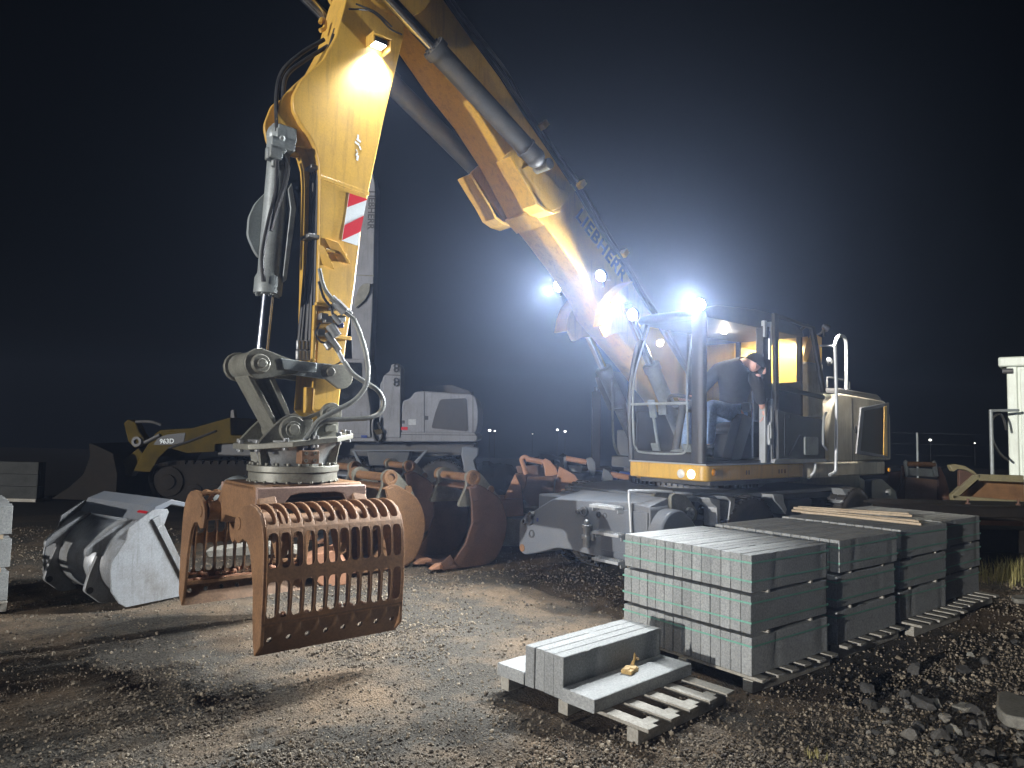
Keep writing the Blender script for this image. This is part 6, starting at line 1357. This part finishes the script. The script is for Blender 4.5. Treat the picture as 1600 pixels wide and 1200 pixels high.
# ================================================================== ground
def vnoise(x, y, seed=0):
    xi = np.floor(x).astype(int); yi = np.floor(y).astype(int); xf = x-xi; yf = y-yi
    def h(a, b):
        n = (a*374761393 + b*668265263 + seed*1442695041) & 0xffffffff
        n = ((n ^ (n >> 13)) * 1274126177) & 0xffffffff
        return ((n ^ (n >> 16)) & 0xffff)/65535.0
    u_ = xf*xf*(3-2*xf); v_ = yf*yf*(3-2*yf)
    return (h(xi,yi)*(1-u_)+h(xi+1,yi)*u_)*(1-v_) + (h(xi,yi+1)*(1-u_)+h(xi+1,yi+1)*u_)*v_
def fbm(x, y, o=4, seed=0):
    s = 0; a = 0.5
    for k in range(o): s = s + a*vnoise(x*2**k, y*2**k, seed+k); a *= 0.5
    return s
RUTD = np.array([0.62, 0.78]); RUTN = np.array([-0.78, 0.62])
def ground_h(x, y):
    x = np.asarray(x, float); y = np.asarray(y, float)
    n = x*0.45 - y*0.89        # across the wheel tracks, which run towards the upper right of the yard
    wob = 0.5*fbm(x*0.35+3, y*0.35+9, 3, 5)
    h = 0.022*np.sin((n+wob)*3.4) + 0.012*np.sin((n+wob*1.4)*8.3+1.0)
    h = h*np.clip(1.25 - np.abs(x+1.8)/4.2, 0.1, 1)
    h += 0.035*(fbm(x*1.5, y*1.5, 4, 2)-0.5) + 0.022*(fbm(x*7, y*7, 3, 8)-0.5)
    # rubble bank at the right of the stacks
    d = (x-1.7)*0.617 - (y-4.75)*0.787   # distance out from the stacks' face
    bank = np.clip((d-0.5)/1.5, 0, 1)
    h += bank*(0.09*(fbm(x*1.8+4, y*1.8, 4, 21)-0.25) + 0.09*np.clip((x-2.2)/2, 0, 1))*np.clip((9.5-y)/2, 0, 1)
    h -= 0.012
    # flatten where things stand
    for (cx, cy, rad) in ((2.9,6.2,1.9),(4.4,7.6,1.5),(0.7,4.7,0.75),(1.5,5.6,1.0)):
        k = np.clip((np.hypot(x-cx, y-cy)-rad*0.7)/(rad*0.5), 0, 1); h = h*k + (1-k)*(-0.004)
    far = np.clip((y-7.5)/2.0, 0, 1); h = h*(1-far) + far*(-0.004 + 0.15*h)
    return np.minimum(h, 0.16)
def axis(lo, hi, step, out):
    c = np.arange(lo, hi, step); g = [hi]; s = step
    while g[-1] < out: s *= 1.35; g.append(g[-1]+s)
    gl = [lo]; s = step
    while gl[-1] > -out: s *= 1.35; gl.append(gl[-1]-s)
    return np.array(gl[::-1][:-1] + list(c) + g)
ax_ = axis(-6.5, 6.5, 0.04, 36); ay_ = axis(1.2, 10.5, 0.04, 40)
GX, GY = np.meshgrid(ax_, ay_); GH = ground_h(GX, GY)
nx, ny = len(ax_), len(ay_)
co = np.stack([GX.ravel(), GY.ravel(), GH.ravel()], 1)
idx = np.arange(nx*ny).reshape(ny, nx)
quads = np.stack([idx[:-1,:-1].ravel(), idx[:-1,1:].ravel(), idx[1:,1:].ravel(), idx[1:,:-1].ravel()], 1)
def np_mesh(name, co, faces, k, mat, smooth=True):
    me = bpy.data.meshes.new(name); me.vertices.add(len(co)); me.vertices.foreach_set('co', co.astype(np.float32).ravel())
    me.loops.add(faces.size); me.loops.foreach_set('vertex_index', faces.astype(np.int32).ravel())
    me.polygons.add(len(faces)); me.polygons.foreach_set('loop_start', (np.arange(len(faces))*k).astype(np.int32)); 
    try: me.polygons.foreach_set('loop_total', np.full(len(faces), k, np.int32))
    except Exception: pass
    me.polygons.foreach_set('use_smooth', np.full(len(faces), smooth)); me.update(calc_edges=True); me.validate()
    me.materials.append(mat); o = bpy.data.objects.new(name, me); COL.objects.link(o); return o
def ground_mat():
    m, nt, b = nodes_of('yard_gravel'); N = nt.nodes; L = nt.links
    tc = N.new('ShaderNodeTexCoord')
    def noise(s, d=6, r=0.6, off=(0,0,0)):
        mp = N.new('ShaderNodeMapping'); mp.inputs['Location'].default_value = off; L.new(tc.outputs['Object'], mp.inputs['Vector'])
        n = N.new('ShaderNodeTexNoise'); n.inputs['Scale'].default_value = s; n.inputs['Detail'].default_value = d; n.inputs['Roughness'].default_value = r
        L.new(mp.outputs[0], n.inputs['Vector']); return n
    def ramp(src, p0, c0, p1, c1):
        r = N.new('ShaderNodeValToRGB'); e = r.color_ramp.elements; e[0].position = p0; e[0].color = (*c0,1); e[1].position = p1; e[1].color = (*c1,1); L.new(src, r.inputs['Fac']); return r
    big = noise(0.55, 5, 0.6, (1.7,0.4,0)); mid = noise(3.5, 7, 0.65); fine_ = noise(55, 6, 0.7)
    sand = ramp(fine_.outputs['Fac'], 0.3, (0.13,0.093,0.060), 0.72, (0.30,0.225,0.155))
    grav = ramp(fine_.outputs['Fac'], 0.32, (0.035,0.032,0.028), 0.7, (0.16,0.145,0.12))
    msk = N.new('ShaderNodeMath'); msk.operation = 'MULTIPLY_ADD'; msk.inputs[1].default_value = 0.35; L.new(mid.outputs['Fac'], msk.inputs[0]); L.new(big.outputs['Fac'], msk.inputs[2])
    mr = ramp(msk.outputs[0], 0.62, (0,0,0), 0.78, (1,1,1))
    mx = N.new('ShaderNodeMix'); mx.data_type = 'RGBA'; L.new(mr.outputs['Color'], mx.inputs['Factor']); L.new(grav.outputs['Color'], mx.inputs['A']); L.new(sand.outputs['Color'], mx.inputs['B'])
    # damp dark patches
    wet = noise(0.9, 6, 0.65, (5.3,2.2,0)); wr = ramp(wet.outputs['Fac'], 0.52, (1,1,1), 0.68, (0.45,0.43,0.41))
    m2 = N.new('ShaderNodeMix'); m2.data_type = 'RGBA'; m2.blend_type = 'MULTIPLY'; m2.inputs['Factor'].default_value = 1; L.new(mx.outputs['Result'], m2.inputs['A']); L.new(wr.outputs['Color'], m2.inputs['B'])
    # distant ground coloured near black, standing in for the lack of light there
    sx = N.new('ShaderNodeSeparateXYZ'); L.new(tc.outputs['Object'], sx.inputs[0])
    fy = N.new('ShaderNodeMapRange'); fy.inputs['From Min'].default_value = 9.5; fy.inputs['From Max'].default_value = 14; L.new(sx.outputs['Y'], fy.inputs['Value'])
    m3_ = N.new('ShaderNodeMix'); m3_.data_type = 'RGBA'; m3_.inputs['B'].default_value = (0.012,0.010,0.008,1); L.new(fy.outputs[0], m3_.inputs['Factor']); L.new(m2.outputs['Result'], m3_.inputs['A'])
    L.new(m3_.outputs['Result'], b.inputs['Base Color']); b.inputs['Roughness'].default_value = 0.95; b.inputs['Specular IOR Level'].default_value = 0.15
    vo = N.new('ShaderNodeTexVoronoi'); vo.inputs['Scale'].default_value = 70; L.new(tc.outputs['Object'], vo.inputs['Vector'])
    sb = N.new('ShaderNodeMath'); sb.operation = 'MULTIPLY_ADD'; sb.inputs[1].default_value = 1.6; L.new(fine_.outputs['Fac'], sb.inputs[0])
    inv = N.new('ShaderNodeMath'); inv.operation = 'SUBTRACT'; inv.inputs[0].default_value = 1; L.new(vo.outputs['Distance'], inv.inputs[1]); L.new(inv.outputs[0], sb.inputs[2])
    bp = N.new('ShaderNodeBump'); bp.inputs['Strength'].default_value = 0.9; bp.inputs['Distance'].default_value = 0.012
    L.new(sb.outputs[0], bp.inputs['Height']); L.new(bp.outputs['Normal'], b.inputs['Normal'])
    return m
M['ground'] = ground_mat()
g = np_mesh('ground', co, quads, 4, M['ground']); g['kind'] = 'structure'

# ------------------------------------------------------------------ loose stones
def ico(sub):
    bm = bmesh.new(); bmesh.ops.create_icosphere(bm, subdivisions=sub, radius=1.0)
    v = np.array([x.co[:] for x in bm.verts]); f = np.array([[w_.index for w_ in x.verts] for x in bm.faces]); bm.free(); return v, f
def rock_templates(sub, n, amp, seed):
    v0, f0 = ico(sub); out = []
    r = np.random.default_rng(seed)
    for k in range(n):
        v = v0.copy()
        for _ in range(9):      # planes knock facets off the ball
            d = r.normal(size=3); d /= np.linalg.norm(d); c = r.uniform(0.45, 0.85); s = v@d; over = s > c
            v[over] -= np.outer(s[over]-c, d)
        v *= 1 + r.normal(0, amp, size=(len(v),1)); v *= r.uniform(0.65, 1.1, size=3); out.append(v)
    return out, f0
def scatter(name, X, Y, S, sub, mat, label, cat, kind='stuff', sink=0.35, seed=3, z=None):
    T, f0 = rock_templates(sub, 12, 0.05, seed); r = np.random.default_rng(seed+1); n = len(X); H = ground_h(X, Y) if z is None else z
    nv = len(T[0]); allv = np.empty((n, nv, 3)); 
    which = r.integers(0, len(T), n); q = r.normal(size=(n,4)); q /= np.linalg.norm(q, axis=1, keepdims=True); w_, x_, y_, z_ = q.T
    Rm = np.stack([1-2*(y_*y_+z_*z_),2*(x_*y_-z_*w_),2*(x_*z_+y_*w_),2*(x_*y_+z_*w_),1-2*(x_*x_+z_*z_),2*(y_*z_-x_*w_),2*(x_*z_-y_*w_),2*(y_*z_+x_*w_),1-2*(x_*x_+y_*y_)],1).reshape(n,3,3)
    for k in range(len(T)):
        m_ = which == k; allv[m_] = np.einsum('nij,vj->nvi', Rm[m_], T[k])
    allv *= S[:,None,None]; allv[:,:,0] += X[:,None]; allv[:,:,1] += Y[:,None]; allv[:,:,2] += (H + S*sink)[:,None]
    F = (f0[None] + (np.arange(n)*nv)[:,None,None]).reshape(-1,3)
    o = np_mesh(name, allv.reshape(-1,3), F, 3, mat, False); o['label'] = label; o['category'] = cat; o['kind'] = kind; return o
def blocked(X, Y):
    b = np.zeros(len(X), bool)
    for O_, ka, kb, a0, a1, c0, c1 in [(B1+KA*oa+KB*ob, KA, KB, -0.04, 1.04, -0.02, 1.2) for oa, ob in OFF] + [(FO, FA, FB, -0.02, 1.0, -0.27, 0.60)]:
        dx = X-O_.x; dy = Y-O_.y; a = dx*ka.x+dy*ka.y; c = dx*kb.x+dy*kb.y; b |= (a>a0)&(a<a1)&(c>c0)&(c<c1)
    return b
r_ = np.random.default_rng(5)
NP = 175000
py = r_.uniform(0, 1, NP)**1.3; d = 1/((1/2.9)*(1-py) + (1/11.5)*py); x = r_.uniform(-0.95, 1.12, NP)*d
X, Y = x, d + r_.normal(0, 0.05, NP)
msk = fbm(X*0.9+11, Y*0.9+4, 4, 33); dens = np.clip((msk-0.36)/0.16, 0.22, 1)
bankm = ((X-1.7)*0.617 - (Y-4.75)*0.787) > 0.3
keep = (r_.uniform(0,1,NP) < np.where(bankm, 1, dens)) & ~blocked(X, Y)
X, Y = X[keep], Y[keep]
S = np.exp(r_.normal(math.log(0.0072), 0.42, len(X))); S = np.clip(S, 0.004, 0.026)*(1 + 0.05*np.clip(Y-4, 0, 6))
scatter('gravel', X, Y, S, 1, M['pebble'], 'loose crushed gravel scattered over the brown yard', 'gravel', seed=3)
# rubble on the bank at the right
NR = 8600
X = r_.uniform(1.5, 8.0, NR); Y = r_.uniform(2.9, 8.6, NR); dd = (X-1.7)*0.617 - (Y-4.75)*0.787
keep = (dd > 0.42) & (X < 1.0*Y+0.6) & (r_.uniform(0,1,NR) < np.clip((dd-0.35)/0.8, 0.05, 1)*np.clip((fbm(X*1.6, Y*1.6, 3, 71)-0.3)/0.2, 0.1, 1)); X, Y = X[keep], Y[keep]
S = np.clip(np.exp(r_.normal(math.log(0.022), 0.5, len(X))), 0.009, 0.06)
scatter('rubble', X, Y, S, 2, M['rock'], 'broken stone rubble on the dark bank beside the stacks', 'rubble', sink=0.25, seed=9)
# single large stones
BIG = [(1356,1056,0.11,'grey boulder alone near the second stack pallet'),(1417,1065,0.10,'grey rounded boulder in the middle of the rubble bank'),(1442,1078,0.12,'flat grey boulder below the middle of the rubble bank'),(1464,1077,0.09,'yellowish boulder in the rubble bank'),(1489,1041,0.05,'small white stone high on the rubble bank'),(1505,1086,0.09,'dark grey boulder beside the yellowish one'),(1432,1113,0.08,'mossy boulder lowest in the rubble cluster'),(1465,1149,0.06,'pale stone near the frame bottom in the rubble'),(1515,1004,0.05,'small pale stone near the far pallet boards'),(1585,985,0.07,'grey boulder at the frame edge on the bank'),(1430,1030,0.10,'boulder uphill of the rounded grey one'),(1490,1118,0.07,'light stone between cluster and large slab')]
BIG = [(a, b_, c*0.72, d) for a, b_, c, d in BIG]
T, f0 = rock_templates(3, 14, 0.03, 44)
M['rock_pale'] = paint('pale_rock', (0.20,0.19,0.16), 0.85, dirt=(0.10,0.095,0.08), dirt_amt=0.6, scale=9, fine=0.2, bump=0.5)
M['rock_grey'] = paint('grey_rock', (0.065,0.062,0.057), 0.85, dirt=(0.04,0.038,0.034), dirt_amt=0.6, scale=8, fine=0.22, bump=0.6)
for k, (x, y, s, lab) in enumerate(BIG):
    P = at_z(x, y, 0.10); h = float(ground_h(P.x, P.y)); v = T[k]*s; nn_ = np.array([mnoise.noise(Vector(q)*(2.6/s) + Vector((k*5.0,0,0))) for q in v]); v = v*(1 + 0.16*nn_)[:,None]
    o = np_mesh('boulder', v, f0, 3, M['rock_pale'] if ('pale' in lab or 'white' in lab or 'yellowish' in lab or 'light' in lab) else M['rock_grey'], False)
    o.data.polygons.foreach_set('use_smooth', [True]*len(o.data.polygons)); o.data.set_sharp_from_angle(angle=R(28))
    o.location = (P.x, P.y, h + s*0.12); o.rotation_euler = (rng.uniform(0,6), rng.uniform(0,6), rng.uniform(0,6)); tag(o, lab, 'boulder', 'single boulders on the rubble bank')
def slab(pts, zc, lab, th, mat):
    q = [at_z(x, y, zc) for x, y in pts]; c = sum(q, Vector())/len(q); pts2 = rounded([(p.x-c.x, p.y-c.y) for p in q], 0.08)
    o = MB().loops([(a*0.96, b_*0.96, -th/2) for a, b_ in pts2], [(a, b_, th/2) for a, b_ in pts2]).build('stone_slab', mat, None, 0.012); o.location = (c.x, c.y, zc - th*0.3); tag(o, lab, 'slab'); return o
slab([(1558,1083),(1574,1082),(1600,1092),(1640,1100),(1640,1135),(1596,1126),(1570,1121),(1556,1108)], 0.17, 'large pale stone slab at the frame edge on the rubble bank', 0.07, M['rock_pale'])
slab([(1578,931),(1610,930),(1615,938),(1585,938)], 0.08, 'white flat slab by the dry grass near the block wall', 0.05, M['rock_pale'])
# dry grass
def grass(name, cx, cy, rx, ry, n, hgt, lab):
    V = []; F = []; r = np.random.default_rng(int(abs(cx*100)))
    for i in range(n):
        x = cx + r.normal(0, rx); y = cy + r.normal(0, ry); h = hgt*r.uniform(0.4, 1.2); a = r.uniform(0, 6.28); l = r.normal(0, 0.4)*h; w_ = 0.0035
        z0 = float(ground_h(x, y)); dx, dy = math.cos(a)*w_, math.sin(a)*w_; o = len(V)
        bx, by = -math.sin(a)*l, math.cos(a)*l
        V += [(x-dx,y-dy,z0-0.01),(x+dx,y+dy,z0-0.01),(x-dx*.8+bx*.35,y-dy*.8+by*.35,z0+h*.6),(x+dx*.8+bx*.35,y+dy*.8+by*.35,z0+h*.6),(x+bx,y+by,z0+h)]
        F += [(o,o+1,o+3,o+2),(o+2,o+3,o+4)]
    me = bpy.data.meshes.new(name); me.from_pydata(V, [], F); me.materials.append(M['grass']); o = bpy.data.objects.new(name, me); COL.objects.link(o); o['kind'] = 'stuff'; o['label'] = lab; o['category'] = 'grass'; return o
M['grass'] = paint('dry_grass', (0.30,0.26,0.10), 0.8, dirt=(0.13,0.14,0.04), dirt_amt=0.7, scale=3, bump=0)
pg = at_z(1585, 905, 0.0); grass('dry_grass', pg.x+0.1, pg.y, 0.35, 0.25, 900, 0.26, 'tangle of dry grass beside the block wall')
pg = at_z(1268, 1165, 0.05); grass('grass_tuft', pg.x, pg.y, 0.03, 0.03, 25, 0.05, 'small green tuft in the gravel before the stacks')

# ================================================================== light, air, camera settings
SAZ = Vector((-math.cos(R(44.6)), -math.sin(R(44.6)), 0)); SEL = R(5.5)
sd = SAZ*math.cos(SEL) + Vector((0,0,math.sin(SEL)))
sl = bpy.data.lights.new('sun', 'SUN'); sl.energy = 4.4; sl.angle = R(0.5); sl.color = (1.0, 0.97, 0.92)
so = bpy.data.objects.new('sun', sl); COL.objects.link(so); so.rotation_euler = (-sd).to_track_quat('-Z', 'Y').to_euler(); so.location = (0,0,20)
w = bpy.data.worlds.new('World'); scene.world = w; w.use_nodes = True; nt = w.node_tree; bg = nt.nodes['Background']
sky = nt.nodes.new('ShaderNodeTexSky'); sky.sky_type = 'NISHITA'; sky.sun_disc = False; sky.sun_elevation = SEL
sky.sun_rotation = math.atan2(SAZ.x, SAZ.y); sky.altitude = 100
nt.links.new(sky.outputs[0], bg.inputs['Color']); bg.inputs['Strength'].default_value = 0.00012
def spot(P, d, power, ang, blend, name, col=(0.93,0.97,1.0), rad=0.05):
    l = bpy.data.lights.new(name, 'SPOT'); l.energy = power; l.spot_size = R(ang); l.spot_blend = blend; l.color = col; l.shadow_soft_size = rad
    o = bpy.data.objects.new(name, l); COL.objects.link(o); o.location = W(*P)
    dw = MU*d[0] + MV*d[1] + Vector((0,0,d[2])); o.rotation_euler = dw.to_track_quat('-Z', 'Y').to_euler(); return o
PW = {'cab': (1080, 132, 0.85), 'boom': (760, 135, 0.9), 'stick': (400, 118, 0.9)}
for k, P, d in LAMPS:
    p_, a_, b_ = PW[k]; spot(P, d, p_, a_, b_, 'work_light')
spot((-0.63, 0.73, 2.92), (-0.45, -0.25, -1), 230, 150, 0.5, 'work_light', (1.0,0.88,0.65))
wlp = work_lamp((-0.56, 0.78, 3.02), (-0.4,-0.35,-1), EX, size=0.05)
rp = S3(1293, 514, 1.28); MB().tube([(-0.9,1.05,2.96),(-0.95,1.18,3.0),(rp[0]+0.02,rp[1]-0.03,rp[2]+0.02)], 0.016, 8, 4).build('lamp_arm', M['black'], EX); work_lamp(rp, (-0.8,0.5,-0.6), EX, size=0.04); spot((rp[0]-0.06, rp[1]+0.02, rp[2]-0.05), (-0.8,0.25,-0.6), 300, 140, 0.8, 'work_light', (1.0,0.95,0.85))
pl_ = bpy.data.lights.new('added_dome_light', 'POINT'); pl_.energy = 14; pl_.color = (1.0,0.86,0.66); pl_.shadow_soft_size = 0.04; po_ = bpy.data.objects.new('added_dome_light', pl_); COL.objects.link(po_); po_.location = W(0.55,0.78,2.84)  # point light of the added cab ceiling lamp
# air lit by the lamps
hz = MB().box(-62, 62, -58, 62, -1.2, 6.75).build('haze', None, None); hz['kind'] = 'stuff'; hz['label'] = 'thin damp night air glowing round the lamps'; hz['category'] = 'haze'
hm = bpy.data.materials.new('haze'); hm.use_nodes = True; nt = hm.node_tree; nt.nodes.remove(nt.nodes['Principled BSDF'])
pv = nt.nodes.new('ShaderNodeVolumePrincipled'); pv.inputs['Color'].default_value = (0.52,0.66,1.0,1); pv.inputs['Density'].default_value = 0.0052; pv.inputs['Anisotropy'].default_value = 0.8
nt.links.new(pv.outputs[0], nt.nodes['Material Output'].inputs['Volume']); hz.data.materials.append(hm)
scene.view_settings.view_transform = 'Standard'; scene.view_settings.look = 'None'; scene.view_settings.exposure = 0.0; scene.view_settings.gamma = 1.0
scene.cycles.use_denoising = True; scene.cycles.max_bounces = 6; scene.cycles.diffuse_bounces = 3; scene.cycles.glossy_bounces = 3; scene.cycles.transparent_max_bounces = 12; scene.cycles.volume_bounces = 0
scene.cycles.sample_clamp_indirect = 4.0; scene.cycles.sample_clamp_direct = 0
